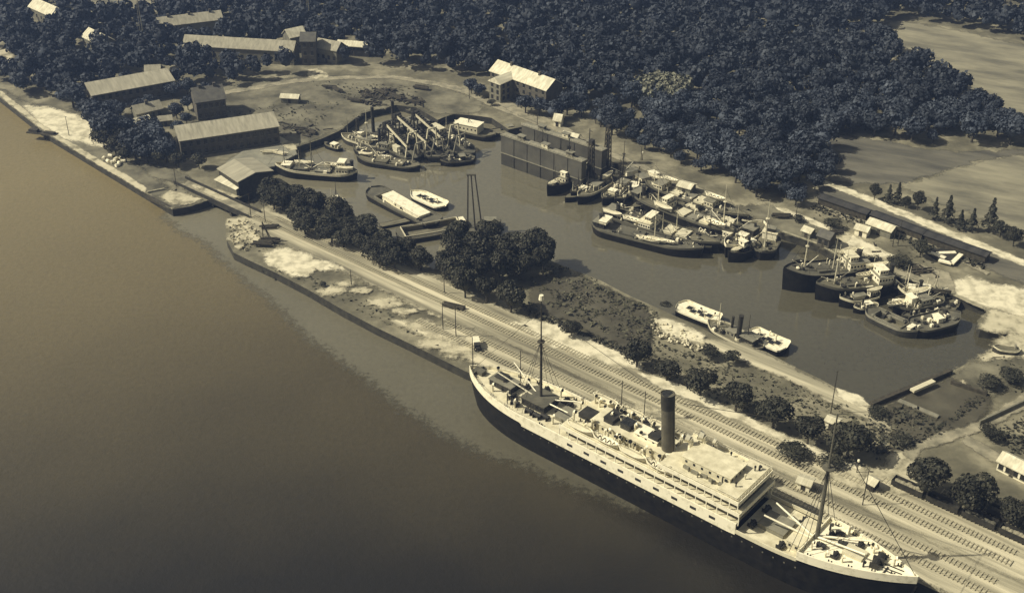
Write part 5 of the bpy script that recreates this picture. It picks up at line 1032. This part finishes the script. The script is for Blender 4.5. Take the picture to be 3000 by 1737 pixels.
for args in [
 ('launch', 'boat', 'small dark launch with pale cabin between the leftmost tug and the second', (1655, 584), (1742, 545), 1.6, 4, dict(houses=((.3, .5, 1.1, 0, 1.5, CR, 2),), funnels=((.6, 0, .4, 3, DK),), masts=((.75, 6, 'cream', 0),), clutter=3, seed=50)),
 ('launch', 'boat', 'small white cabined launch tucked behind the outermost coaster stern', (1852, 612), (1925, 566), 1.6, 4, dict(houses=((.3, .6, 1.2, 0, 1.5, WD, 2),), masts=((.7, 7, 'cream', 0),), clutter=4, seed=51)),
 ('narrow_barge', 'barge', 'narrow dark barge with pale hatches between the third coaster and the innermost', (2180, 668), (1985, 592), 2.2, 4.6, dict(bulw=('midgrey', .4), hatches=((.15, .35, 1.4, CR), (.45, .62, 1.4, GR), (.7, .84, 1.4, CR)), clutter=5, vents=4, masts=((.9, 8, 'cream', 0),), seed=52)),
 ('narrow_barge', 'barge', 'narrow dark barge with white fittings between the outermost coaster and the second', (2085, 730), (1880, 672), 2.0, 4.4, dict(bulw=('midgrey', .4), clutter=10, vents=6, masts=((.3, 9, 'cream', 2),), seed=53)),
 ('tender', 'boat', 'pale cluttered tender at the bank end of the innermost coaster', (2215, 655), (2110, 606), 1.8, 5, dict(bulw=('cream', .4), houses=((.3, .5, 1.4, 0, 1.7, GR, 2),), clutter=9, vents=6, seed=54)),
 ('tender', 'boat', 'dark tender with black funnel between the second coaster and the white bulwarked vessel', (2190, 715), (2095, 676), 2.0, 5, dict(bulw=('midgrey', .5), houses=((.3, .5, 1.4, 0, 1.9, WD, 2),), funnels=((.6, 0, .5, 4, DK),), clutter=5, vents=3, seed=55)),
 ('tender', 'boat', 'small tender with white boat stowed on it beside the lugger and the bank', (1905, 552), (1835, 545), 1.6, 4.5, dict(houses=((.2, .5, 1.3, 0, 1.5, WD, 2),), clutter=6, seed=56)),
 ('tender', 'boat', 'dark tender lying between the two cargo steamers and their tug', (2500, 858), (2615, 838), 1.8, 5, dict(bulw=('midgrey', .4), houses=((.3, .55, 1.4, 0, 1.9, WD, 3),), masts=((.8, 8, 'cream', 3),), clutter=6, vents=4, seed=57)),
 ('launch', 'boat', 'low dark launch with white awning beside the vessel with white pipes', (2600, 885), (2680, 905), 1.6, 4, dict(houses=((.4, .75, 1.3, 0, 1.4, WD, 2),), clutter=4, seed=58)),
 ('tender', 'boat', 'dark tender with pale gear between the white pipes and the quay tug', (2700, 850), (2790, 872), 1.8, 5, dict(bulw=('midgrey', .4), houses=((.2, .4, 1.5, 0, 1.9, GR, 2),), masts=((.6, 9, 'cream', 4),), clutter=8, vents=5, seed=59)),
 ('launch', 'boat', 'small dark boat astern of the steamer with the paddle box', (950, 420), (1002, 436), 1.3, 4, dict(houses=((.3, .55, 1.1, 0, 1.3, CR, 1),), clutter=4, seed=60)),
 ('work_barge', 'barge', 'dark work barge with pale gear between the small steamer and the bucket dredgers', (1035, 432), (1150, 470), 1.8, 6, dict(bulw=('midgrey', .4), clutter=10, vents=5, masts=((.4, 10, 'rope', 4), (.8, 8, 'cream', 3)), seed=61)),
 ('work_barge', 'barge', 'dark work barge outside the right bucket dredger, gear on deck', (1290, 475), (1392, 462), 1.6, 6, dict(bulw=('midgrey', .4), clutter=8, vents=3, houses=((.3, .45, 1.4, 0, 1.8, DK, 1),), seed=62)),
 ]: vessel(*args[:7], **args[7])

for args in [
 ('narrow_barge', 'barge', 'slim dark hull lying first inside the outermost coaster, stern to the left', (1790, 602), (1915, 640), 1.9, 4.2, dict(hull='dark', deck='midgrey', bulw=('midgrey', .4), clutter=5, vents=4, funnels=((.3, 0, .4, 4, DK),), masts=((.7, 8, 'rope', 3),), seed=70)),
 ('narrow_barge', 'barge', 'slim dark hull with thin dark mast between coaster bows and the white bulwarked vessel', (2150, 725), (2010, 668), 2.1, 4.2, dict(hull='dark', deck='midgrey', bulw=('midgrey', .4), clutter=6, vents=3, masts=((.5, 11, 'rope', 4),), seed=71)),
 ('steam_launch', 'boat', 'steam launch with black funnel touching the right quay beside the tall pale mast', (2235, 700), (2175, 672), 1.9, 4.4, dict(bulw=('cream', .4), houses=((.25, .5, 1.2, 0, 1.7, GR, 2),), funnels=((.6, 0, .5, 4.5, DK),), clutter=4, vents=3, seed=72)),
 ('trawler', 'trawler', 'slim dark trawler with two masts beside the third tug from the dock', (1800, 592), (1878, 545), 2.2, 4.6, dict(bulw=('midgrey', .5), sheer=1.3, houses=((.2, .38, 1.2, 0, 1.9, CR, 2),), funnels=((.42, 0, .5, 4, DK),), masts=((.15, 8, 'rope', 0), (.75, 10, 'rope', 3)), clutter=3, vents=2, seed=73)),
 ('trawler', 'trawler', 'slim dark trawler squeezed between the leftmost tug and the pile tower', (1672, 572), (1752, 528), 2.2, 4.4, dict(bulw=('midgrey', .5), sheer=1.3, houses=((.2, .35, 1.1, 0, 1.7, GR, 2),), funnels=((.42, 0, .5, 4.2, DK),), masts=((.75, 9, 'rope', 3),), clutter=3, vents=3, seed=74)),
 ('trawler', 'trawler', 'slim dark trawler inside the second cargo steamer at the right', (2440, 815), (2572, 795), 2.4, 4.6, dict(bulw=('midgrey', .5), sheer=1.2, houses=((.2, .36, 1.2, 0, 2.0, WD, 2),), funnels=((.42, 0, .55, 5, DK),), masts=((.12, 8, 'cream', 0), (.75, 11, 'cream', 3)), clutter=3, vents=3, seed=75)),
 ('narrow_barge', 'barge', 'slim dark barge beside the quay between the two cargo steamers and the quay tug', (2575, 828), (2700, 852), 1.8, 4.4, dict(hull='dark', deck='midgrey', bulw=('midgrey', .4), clutter=7, vents=5, masts=((.4, 9, 'cream', 4),), seed=76)),
 ('narrow_barge', 'barge', 'slim dark barge lying between the long grey barge and the broad black hulk', (2640, 930), (2770, 905), 1.9, 4.4, dict(hull='dark', deck='midgrey', bulw=('midgrey', .4), clutter=7, vents=5, seed=77)),
 ('steam_launch', 'boat', 'steam launch with pale deck off the bow of the long grey barge', (2500, 905), (2572, 892), 1.5, 3.8, dict(bulw=('cream', .4), houses=((.3, .55, 1.0, 0, 1.4, CR, 2),), funnels=((.65, 0, .35, 3, DK),), clutter=3, seed=78)),
 ('steam_dredger', 'dredger', 'dark hopper steamer with slanting pale spar left of the bucket dredgers', (1040, 412), (1160, 440), 2.2, 6, dict(hull='dark', deck='midgrey', bulw=('midgrey', .5), houses=((.15, .35, 1.8, 0, 2.2, GR, 3),), funnels=((.4, 0, .7, 8, DK),), masts=((.7, 15, 'cream', 7), (.2, 9, 'rope', 4)), clutter=8, vents=4, seed=79)),
 ('narrow_barge', 'barge', 'slim dark barge between the middle and the right bucket dredgers', (1170, 372), (1330, 462), 2.0, 4.6, dict(hull='dark', deck='midgrey', bulw=('midgrey', .4), clutter=9, vents=4, masts=((.3, 10, 'rope', 4), (.7, 9, 'cream', 3)), seed=80)),
 ('narrow_barge', 'barge', 'slim dark barge at the bank right of the right bucket dredger', (1225, 345), (1395, 440), 2.0, 4.6, dict(hull='dark', deck='midgrey', bulw=('midgrey', .4), clutter=9, vents=4, masts=((.5, 8, 'cream', 4),), seed=81)),
 ]: vessel(*args[:7], **args[7])
# scrap on the yard, growth and walls at the basin's right end
def debris(name, poly, label, m, dens, seed):
    rr = random.Random(seed); b = MB(); gp = [up(x, y) for x, y in poly]; x0, x1 = min(p.x for p in gp), max(p.x for p in gp); y0, y1 = min(p.y for p in gp), max(p.y for p in gp)
    for _ in range(int((x1 - x0) * (y1 - y0) * dens)):
        X = rr.uniform(x0, x1); Y = rr.uniform(y0, y1); q = pj(X, Y, 3)
        if inpoly(q[0], q[1], poly):
            a = rr.uniform(0, 6.28); l = rr.uniform(.5, 2.4) if name == 'scrap' else rr.uniform(.2, .6); b.bar((X - l * math.cos(a), Y - l * math.sin(a), 3.3 + rr.uniform(0, .3)), (X + l * math.cos(a), Y + l * math.sin(a), 3.3 + rr.uniform(0, .9)), rr.uniform(.15, .7), rr.uniform(.2, .7))
    return tag(b.build(name, m), label, 'scrap', kind='stuff')
debris('scrap', [(1050, 262), (1130, 262), (1250, 295), (1235, 318), (1160, 296), (1090, 320), (1060, 300)], 'dark scrap and timber strewn over the yard above the dredgers', M['rope'], .24, 1)
debris('scrap', [(800, 360), (940, 372), (980, 385), (900, 402), (860, 395)], 'dark scrap along the bank left of the small steamer', M['rope'], .14, 2)
debris('scrap', [(2420, 680), (2520, 700), (2700, 780), (2780, 815), (2740, 830), (2600, 780), (2480, 735)], 'gear and scrap scattered along the right quay', M['rope'], .05, 3)
debris('rubble', [(1905, 945), (1990, 960), (2060, 1000), (2080, 1035), (1990, 1020), (1920, 990)], 'pale rubble on the bank below the left hopper barge', M['sand_bright'], .7, 4)
debris('rubble', [(668, 650), (740, 650), (770, 700), (720, 740), (680, 720)], 'pale rubble on the pier head', M['sand'], .5, 5)
scrub('bank_growth', [[(2552, 1205), (2640, 1195), (2760, 1235), (2860, 1160), (2885, 1175), (2770, 1255), (2640, 1300), (2560, 1335), (2480, 1300)], [(2560, 1330), (2640, 1290), (2770, 1240), (2790, 1258), (2680, 1310), (2570, 1350)], [(2900, 1270), (3050, 1200), (3060, 1330), (2960, 1330)]], 'dark growth around the sluice pond at the basin end', M['leaf'], 1.5, 2.4, 8)
j0 = up(2632, 1178); j1 = up(2748, 1226); b = MB(); b.bar(j0 + Vector((0, 0, .7)), j1 + Vector((0, 0, .7)), 1.6, .4); tag(b.build('jetty', M['grey']), 'pale narrow jetty crossing the sluice pond', 'jetty')
w0 = up(2785, 1125); w1 = up(2890, 1160); b = MB(); b.bar(w0 + Vector((0, 0, .5)), w1 + Vector((0, 0, .5)), 1.0, 1.6); tag(b.build('pond_wall', M['rope']), 'dark wall along the upper right side of the sluice pond', 'wall')
w0 = up(2868, 1245); w1 = up(3040, 1165); b = MB(); b.bar(w0 + Vector((0, 0, .8)), w1 + Vector((0, 0, .8)), .5, 1.5); tag(b.build('boundary_wall', M['plaster']), 'long low wall beside the road leading to the right edge', 'wall')
# --- right group
rg = None
vessel('cargo_steamer', 'steamer', 'black cargo steamer with high bow and white bow rail, leftmost of the right hand group', (2292, 806), (2545, 772), 5.6, 10.5, bulw=('black', .5), sheer=2.6, sternl=.18, deck='midgrey', houses=((.06, .28, 3.6, 0, 2.6, WD, 6), (.18, .27, 2.6, 2.7, 2.0, WD, 3)), funnels=((.14, 0, 1.0, 5.5, DK),), masts=((.76, 15, 'cream', 5), (.42, 12, 'cream', 0)), hatches=((.48, .62, 2.6, 'midgrey'),), vents=7, clutter=7,
       boats=((.22, -3.6, 2.8, 1.1, 'white boat beside the bridge of the high bowed cargo steamer'), (.14, -3.6, 2.8, 1.1, 'white boat beside the funnel of the high bowed cargo steamer')), seed=30)
vessel('cargo_steamer', 'steamer', 'black cargo steamer with pointed light bow, second from the left in the right hand group', (2388, 845), (2625, 812), 4.4, 9.5, bulw=('midgrey', .7), sheer=2.0, houses=((.10, .28, 3.4, 0, 2.6, WD, 5), (.16, .26, 2.3, 2.7, 2.0, WD, 3)), funnels=((.08, 0, .9, 5, DK),), masts=((.77, 15, 'cream', 5),), hatches=((.5, .64, 2.4, 'midgrey'),), vents=6, clutter=6,
       boats=((.2, -3.3, 2.9, 1.1, 'white boat by the bridge of the second cargo steamer of the right hand group'), (.36, -2.2, .8, .9, 'white boat on the dark deck ahead of the second cargo steamer bridge')), seed=31)
vessel('harbour_tug', 'tug', 'tug with pale cluttered deck lying outside the two cargo steamers', (2458, 882), (2575, 858), 2.2, 7, bulw=('cream', .7), sheer=1.2, houses=((.12, .3, 1.7, 0, 2.0, WD, 3), (.4, .7, 1.6, 0, 1.2, CR, 0)), vents=7, clutter=7, boats=((.2, 1.5, 2.2, .8, 'round white boat over the stern of the tug outside the cargo steamers'),), seed=32)
vessel('barge', 'barge', 'low dark barge with a pale spar along it behind the high bowed steamer', (2322, 775), (2470, 796), 1.6, 6.5, hull='dark', deck='midgrey', bulw=('midgrey', .5), sheer=1.2, masts=((.75, 3, 'cream', 0),), clutter=4, hatches=((.2, .6, .25, GR),), seed=33)
vessel('sand_barge', 'barge', 'long grey hulled barge pointing to the lower right, outermost of the right hand group', (2688, 978), (2538, 905), 2.0, 7.5, hull='dark', deck='midgrey', bulw=('grey', .6), sheer=.9, hold=(.2, .75, .62), houses=((.84, .9, 1.3, 0, 1.1, WD, 0),), clutter=4, seed=34)
vessel('lightship', 'ship', 'dark vessel with thick white pipes and curved white gear in the right hand group', (2615, 905), (2760, 868), 2.6, 9, bulw=('midgrey', .7), sheer=1.2, houses=((.3, .5, 2.4, 0, 1.8, CR, 3), (.6, .7, 1.6, 0, 3.0, WD, 0)), masts=((.55, 8, 'white', 7), (.3, 6, 'white', 5)), vents=6, clutter=9, boats=((.40, -2.8, 1.4, 1.2, 'white boat on the vessel with thick white pipes'), (.95, .3, .4, 1.0, 'white boat at the bow of the vessel with thick white pipes')), seed=35)
vessel('hulk', 'ship', 'broad black hulk at the lower right of the right hand group', (2812, 925), (2665, 958), 2.8, 9.5, deck='midgrey', bulw=('midgrey', .6), sheer=1.2, houses=((.5, .6, 1.6, 0, 1.6, WD, 0),), clutter=9, vents=4, seed=36)
vessel('harbour_tug', 'tug', 'tug with white curved superstructure beside the quay at the right hand group', (2628, 848), (2738, 862), 2.4, 7, bulw=('cream', .8), sheer=1.0, houses=((.15, .35, 1.9, 0, 2.2, CR, 3), (.55, .7, 1.6, 0, 1.6, WD, 0)), funnels=((.42, 0, .7, 4.5, DK),), masts=((.75, 9, 'white', 4), (.25, 6, 'white', 3)), vents=5, clutter=6, seed=37)
vessel('pontoon', 'pontoon', 'pontoon with pale deck at the right end of the right hand group', (2808, 900), (2745, 882), 1.6, 9, hull='dark', deck='planks', sheer=0, bowl=.05, sternl=.05, bulw=('rope', .6), clutter=3, seed=38)
vessel('skiff', 'boat', 'pale boat moored below the bright sand in the right hand corner of the basin', (2868, 972), (2960, 970), 1.1, 4, hull='dark', deck='planks', bulw=('cream', .4), houses=((.6, .75, 1.2, 0, .9, CR, 0),), clutter=2, seed=39)
p = up(2945, 1022, 3); tb = vessel('skiff', 'boat', 'dark boat hauled up on the sand near the right edge', (2908, 1020), (2990, 1026), 4.3, 3.4, hull='dark', deck='planks', bulw=('cream', .3), clutter=1, seed=40)
# --- bank craft below
vessel('hopper_barge', 'barge', 'white hopper barge with a row of dark openings, left of the steam dredger', (1985, 893), (2108, 940), 2.0, 8, deck='white', bulw=('white', .5), sheer=.4, sternl=.12, sternp=3, bowl=.15, bowp=3, holes=5, vents=3, seed=41)
vessel('hopper_barge', 'barge', 'white hopper barge with a row of dark openings, right of the steam dredger', (2192, 972), (2306, 1020), 2.0, 8, deck='white', bulw=('white', .5), sheer=.4, sternl=.12, sternp=3, bowl=.15, bowp=3, holes=5, vents=3, seed=42)
vessel('steam_dredger', 'dredger', 'dark steam dredger with two black stacks between the two white hopper barges', (2072, 945), (2235, 1022), 2.0, 8, hull='dark', deck='planks', bulw=('cream', .5), sheer=.8, houses=((.12, .34, 2.2, 0, 2.4, DK, 3), (.45, .6, 1.8, 0, 1.9, GR, 2)), funnels=((.40, 1.2, .8, 9, DK), (.58, -.5, .45, 6, DK)), masts=((.8, 9, 'cream', 0), (.28, 10, 'rope', 4)), vents=5, clutter=8, seed=43)

# ---------------------------------------------------------------- bridge, piers, poles
br0 = pier(-182, 31.6); LB_ = 46
bg_ = thing('railway_bridge', 'dark low girder bridge over the basin entrance', 'bridge', (br0.x, br0.y, 0), PA)
b = MB(); b.box(0, LB_, -2.6, 2.6, 2.9, 3.35); b.build('deck', M['path'], bg_)
for s in (-2.75, 2.75): b = MB(); b.box(0, LB_, s - .18, s + .18, 2.2, 4.4); b.build('girder', M['dark'], bg_)
for x in (12, 23, 34): b = MB(); b.box(x - .6, x + .6, -2.4, 2.4, -3, 2.9); b.build('support', M['quay'], bg_)
def track(y, x0, x1, label):
    p0 = pier(x0, y); t = thing('railway_track', label, 'railway track', (p0.x, p0.y, 3.36 if x0 < -100 else 3.2), PA); t.location.z = LAYER[0] + .02
    L = x1 - x0; b = MB(); b.box(0, L, -.05 - .72, .05 - .72, .03, .14); b.box(0, L, .67, .77, .03, .14); b.build('rails', M['sleeper'], t)
    b = MB(); k = 0
    while k < L: b.box(k, k + .3, -1.25, 1.25, 0, .03); k += 1.1
    b.build('sleepers', M['sleeper'], t)
track(31.0, -136, 150, 'railway track running from the bridge along the whole pier'); track(35.5, -128, 150, 'railway track beside the one from the bridge, nearer the trees')
track(17.5, -38, 150, 'railway track closest to the moored steamer'); track(22.5, -30, 150, 'second railway track from the moored steamer')
PB = MB(); PB.tube((0, 0, 0), (0, 0, 1), .16, .1, 8); PM_ = PB.mesh('pole', M['rope']); AR = MB(); AR.bar((-.9, 0, .9), (.9, 0, .9), .1, .1); ARM = AR.mesh('crossarm', M['rope'])
def pole(x, y, h, label, lamp=False, arm=True, z=3.0, name='telegraph_pole'):
    p = up(x, y, z); t = thing('lamp_post' if lamp else name, label, 'lamp post' if lamp else 'pole', p)
    o = part(PM_, t, (0, 0, 0), 0, 'post'); o.scale = (1, 1, h)
    if lamp: b = MB(); b.ball((0, 0, h), .4, .4, .5); b.build('lamp', M['white'], t)
    elif arm: a = part(ARM, t, (0, 0, h - .9), R(rnd.uniform(0, 180)), 'crossarm')
for a_ in [(203, 400, 9, 'pole on the bright river quay, left of two'), (274, 424, 8, 'pole on the bright river quay, right of two'), (517, 547, 8, 'pole on the bank left of the bridge'), (736, 640, 10, 'pole at the pier end of the bridge'),
           (778, 655, 8, 'pole at the foot of the dense tree belt near the bridge'), (1302, 862, 11, 'pole on the pier road below the tree clump'), (1298, 967, 10, 'pole on the pier before the steamer stern, left of two'), (1336, 990, 12, 'pole on the pier before the steamer stern, right of two'),
           (2433, 1214, 15, 'tall leaning pole between the pier trees and the basin corner'), (2526, 1482, 12, 'tall pole at the road junction right of the foremast'), (883, 475, 9, 'pole at the corner of the concrete yard'), (1375, 290, 9, 'pole on the bank path below the lodge'), (1030, 838, 6, 'pole on the pier below the pale sand'),
           (1574, 378, 9, 'pole beside the head of the floating dock'), (2630, 720, 10, 'pole with gear behind the right quay, taller'), (2615, 722, 8, 'pole with gear behind the right quay, shorter'), (1878, 470, 6, 'pole on the far bank path'), (2330, 650, 7, 'pole at the start of the light road above the right quay'), (2250, 905, 0, '')]:
    if a_[2]: pole(*a_)
pole(2509, 1388, 4.5, 'white headed lamp post before the end of the pier tree row', True, False); pole(1882, 470, 3.5, 'white round topped post on the far bank path', True, False)
# radio mast far away
for x, y, h, lab in [(422, 130, 34, 'thin pale mast among the trees left of the villa'), (908, 82, 30, 'thin pale mast rising behind the gatehouse')]:
    p = up(x, y, 3); t = thing('radio_mast', lab, 'mast', p); b = MB()
    for s, q in ((-.8, -.8), (.8, -.8), (0, .8)): b.tube((s, q, 0), (s * .2, q * .2, h), .14, .1, 5)
    for k in range(12): z = h * k / 12; f = 1 - .8 * k / 12; b.tube((-.8 * f, -.8 * f, z), (.8 * f, -.8 * f, z + 2), .07, .07, 4); b.tube((.8 * f, -.8 * f, z), (0, .8 * f, z + 2), .07, .07, 4)
    b.build('lattice', M['grey'], t)
# tripod derrick on the pier head
p = up(772, 712); t = thing('tripod_derrick', 'dark timber tripod derrick standing on the pier head', 'derrick', p)
for q in ((0, 0), (4.2, -1.5), (1.5, 3.5)): b = MB(); b.tube((q[0], q[1], 0), (.3, .2, 8.5), .2, .15, 6); b.build('leg', M['rope'], t)
for x, y, lab in [(770, 722, 'timber stack at the foot of the tripod derrick, lower'), (792, 712, 'timber stack right of the tripod derrick'), (790, 672, 'timber stack above the tripod derrick'), (1330, 905, 'timber lying on the pier road below the tree clump'),
                  (1040, 300, 'dark timber stack in the middle of the yard'), (1120, 275, 'dark timber stack at the upper right of the yard'), (1160, 290, 'long dark timber stack right of the yard centre'), (1235, 262, 'low dark stack along the curved path'), (1210, 302, 'dark stack near the head of the inlet'),
                  (965, 262, 'small dark stack under the curved path'), (990, 268, 'small dark stack beside the one under the curved path'), (880, 385, 'dark timber heap at the basin bank left of the small steamer'), (915, 390, 'dark timber heap touching the bank, nearer the small steamer'), (820, 455, 'timber laid out on the concrete yard'), (790, 452, 'pale planks on the concrete yard'),
                  (1540, 392, 'timber beside the floating dock head'), (2290, 640, 'timber by the pole above the right quay'), (2440, 690, 'row of dark crates right of the quay hut'), (2750, 860, 'timber on the quay edge beside the pontoon'), (2670, 790, 'dark heap behind the right hand group'), (2700, 800, 'heap of gear beside the dark heap behind the right hand group')]:
    p = up(x, y); b = MB(); rr = random.Random(x); b_n = rr.randint(4, 9)
    for k in range(b_n): yy_ = rr.uniform(-1.2, 1.2); l = rr.uniform(1.5, 4); b.box(-l, l, yy_ - .25, yy_ + .25, rr.uniform(0, .5), rr.uniform(.6, 1.1))
    tag(b.build('timber_stack', M['whitedeck' if 'pale' in lab or 'laid' in lab else 'rope'], None, (p.x, p.y, LAYER[0]), R(rr.uniform(-50, 10))), lab, 'timber stack')
# barrels and blocks on the left quay
i = 0; LBN = ['left end of the cluster', 'left end, second row', 'upper middle', 'lower middle', 'centre', 'right of centre', 'upper right', 'lower right', 'far right']
for k, (x, y) in enumerate([(305, 470), (318, 478), (325, 462), (332, 480), (340, 472), (350, 484), (352, 468), (362, 478), (345, 490)]):
    p = up(x, y); b = MB(); b.tube((0, -.9, .75), (0, .9, .75), .75, .75, 12); b.tube((0, -.5, .75), (0, -.4, .75), .8, .8, 12); b.tube((0, .4, .75), (0, .5, .75), .8, .8, 12)
    tag(b.build('buoy_drum', M['white'], None, (p.x, p.y, 3.1), R(k * 40)), 'white drum on the left river quay, ' + LBN[k], 'drum', 'white drums on the left river quay')
# river quay landing stage
p = up(125, 392); b = MB(); b.box(-7, 7, -1.5, 1.5, 0, .5); b.box(-6, -2, -1, 1, .5, 1.7); b.box(1, 6, -.8, .8, .5, 1.2)
tag(b.build('landing_stage', M['rope'], None, (p.x, p.y, 3.05), R(-15)), 'dark landing stage gear on the edge of the left river quay', 'landing stage')
p0 = up(432, 574); dd_ = up(500, 608) - p0; b = MB(); b.bar((0, 0, .4), (dd_.x, dd_.y, .4), 1.0, 1.6)
tag(b.build('fender_beam', M['rope'], None, (p0.x, p0.y, 2.2)), 'timber fender beam at the tip of the left river quay', 'fender')
b = MB(); a_ = up(432, 568); c_ = up(482, 558); b.bar(a_ + Vector((0, 0, .5)), c_ + Vector((0, 0, .5)), .6, 1.0); tag(b.build('low_wall', M['coping'], None), 'short pale wall at right angles to the left river quay', 'wall')
# dam wall at the lower end of the basin
a_ = up(2552, 1192); c_ = up(2784, 1094); b = MB(); b.bar(a_ + Vector((0, 0, .6)), c_ + Vector((0, 0, .6)), 1.4, 2.0); tag(b.build('dam_wall', M['rope'], None), 'dark timber dam wall closing the lower right end of the basin', 'wall')
c1_ = up(2672, 1144, 4.9); c2_ = up(2735, 1116, 4.9); b = MB(); b.bar(c1_, c2_, 1.6, .7); tag(b.build('sluice_deck', M['cream'], None), 'pale planked sluice deck on top of the dam wall', 'sluice')
# truck and cart near the steamer
def truck(x, y, rz, label, body='white'):
    p = up(x, y); t = thing('truck', label, 'truck', (p.x, p.y, LAYER[0]), rz)
    b = MB(); b.box(-1.2, 2.2, -1.0, 1.0, .8, 2.2); b.build('box_body', M[body], t); b = MB(); b.box(-2.6, -1.25, -.95, .95, .6, 1.9); b.build('cab', M['dark'], t); b = MB(); b.box(-3.4, -2.6, -.6, .6, .6, 1.3); b.build('bonnet', M['dark'], t)
    wb = MB(); wb.tube((0, -.12, 0), (0, .12, 0), .45, .45, 12); wm_ = wb.mesh('wheel', M['glass'])
    for xx in (-2.7, 1.3):
        for yy_ in (-1.0, 1.0): part(wm_, t, (xx, yy_, .45), 0, 'wheel')
truck(1396, 1018, R(100), 'white box truck parked on the pier behind the steamer stern')
# railway wagons bottom right
WB = {}
def wagon(k, x, y, load, label):
    p = up(x, y); t = thing('railway_wagon', label, 'wagon', (p.x, p.y, 3.2), PA, 'wagons on the siding')
    if not WB:
        b = MB(); b.box(-4.3, 4.3, -1.4, 1.4, 1.0, 1.3)
        for s in (-1.4, 1.28): b.box(-4.3, 4.3, s, s + .12, 1.3, 2.6)
        for s in (-4.3, 4.18): b.box(s, s + .12, -1.28, 1.28, 1.3, 2.6)
        WB['body'] = b.mesh('body', M['dark']); b = MB(); b.tube((0, -.08, 0), (0, .08, 0), .5, .5, 12); WB['wheel'] = b.mesh('wheel', M['glass'])
    part(WB['body'], t, (0, 0, 0), 0, 'body')
    for xx in (-2.6, 2.6):
        for yy_ in (-.8, .8): part(WB['wheel'], t, (xx, yy_, .5), 0, 'wheel')
    if load:
        b = MB(); rr = random.Random(k)
        for q in range(9): xx = -3.3 + q * .83; b.ball((xx, rr.uniform(-.3, .3), 1.9), rr.uniform(.7, .95), rr.uniform(.7, 1.0), rr.uniform(.3, .85), 7, 4)
        l_ = b.build('load', M['path' if load == 1 else 'midgrey'], t)
wn = ['first', 'second', 'third', 'fourth', 'fifth', 'sixth', 'seventh', 'eighth', 'ninth', 'tenth']
for k in range(8):
    P_ = pier(119 + k * 9.6, 40.5); q = pj(P_.x, P_.y, 3); wagon(k, q[0], q[1], [1, 0, 2, 1, 0, 1, 2, 1][k], wn[k] + ' wagon of the nearer siding, counted from the road junction')
for k in range(6):
    P_ = pier(133 + k * 9.6, 46); q = pj(P_.x, P_.y, 3); wagon(20 + k, q[0], q[1], [1, 2, 1, 1, 0, 1][k], wn[k] + ' wagon of the farther siding, counted from the road junction')
track(40.5, 112, 200, 'siding under the nearer row of wagons'); track(46, 126, 200, 'siding under the farther row of wagons')

# ---------------------------------------------------------------- air
hz = MB(); hz.box(-700, 700, -60, 1150, -8, 226)
hm = bpy.data.materials.new('haze'); hm.use_nodes = True; t_ = hm.node_tree; t_.nodes.clear()
pv_ = t_.nodes.new('ShaderNodeVolumePrincipled'); pv_.inputs['Color'].default_value = (.36, .52, 1.0, 1); pv_.inputs['Density'].default_value = .00018; pv_.inputs['Anisotropy'].default_value = .2
ou = t_.nodes.new('ShaderNodeOutputMaterial'); t_.links.new(pv_.outputs[0], ou.inputs['Volume'])
HZ = tag(hz.build('haze', hm), None, None, kind='stuff')
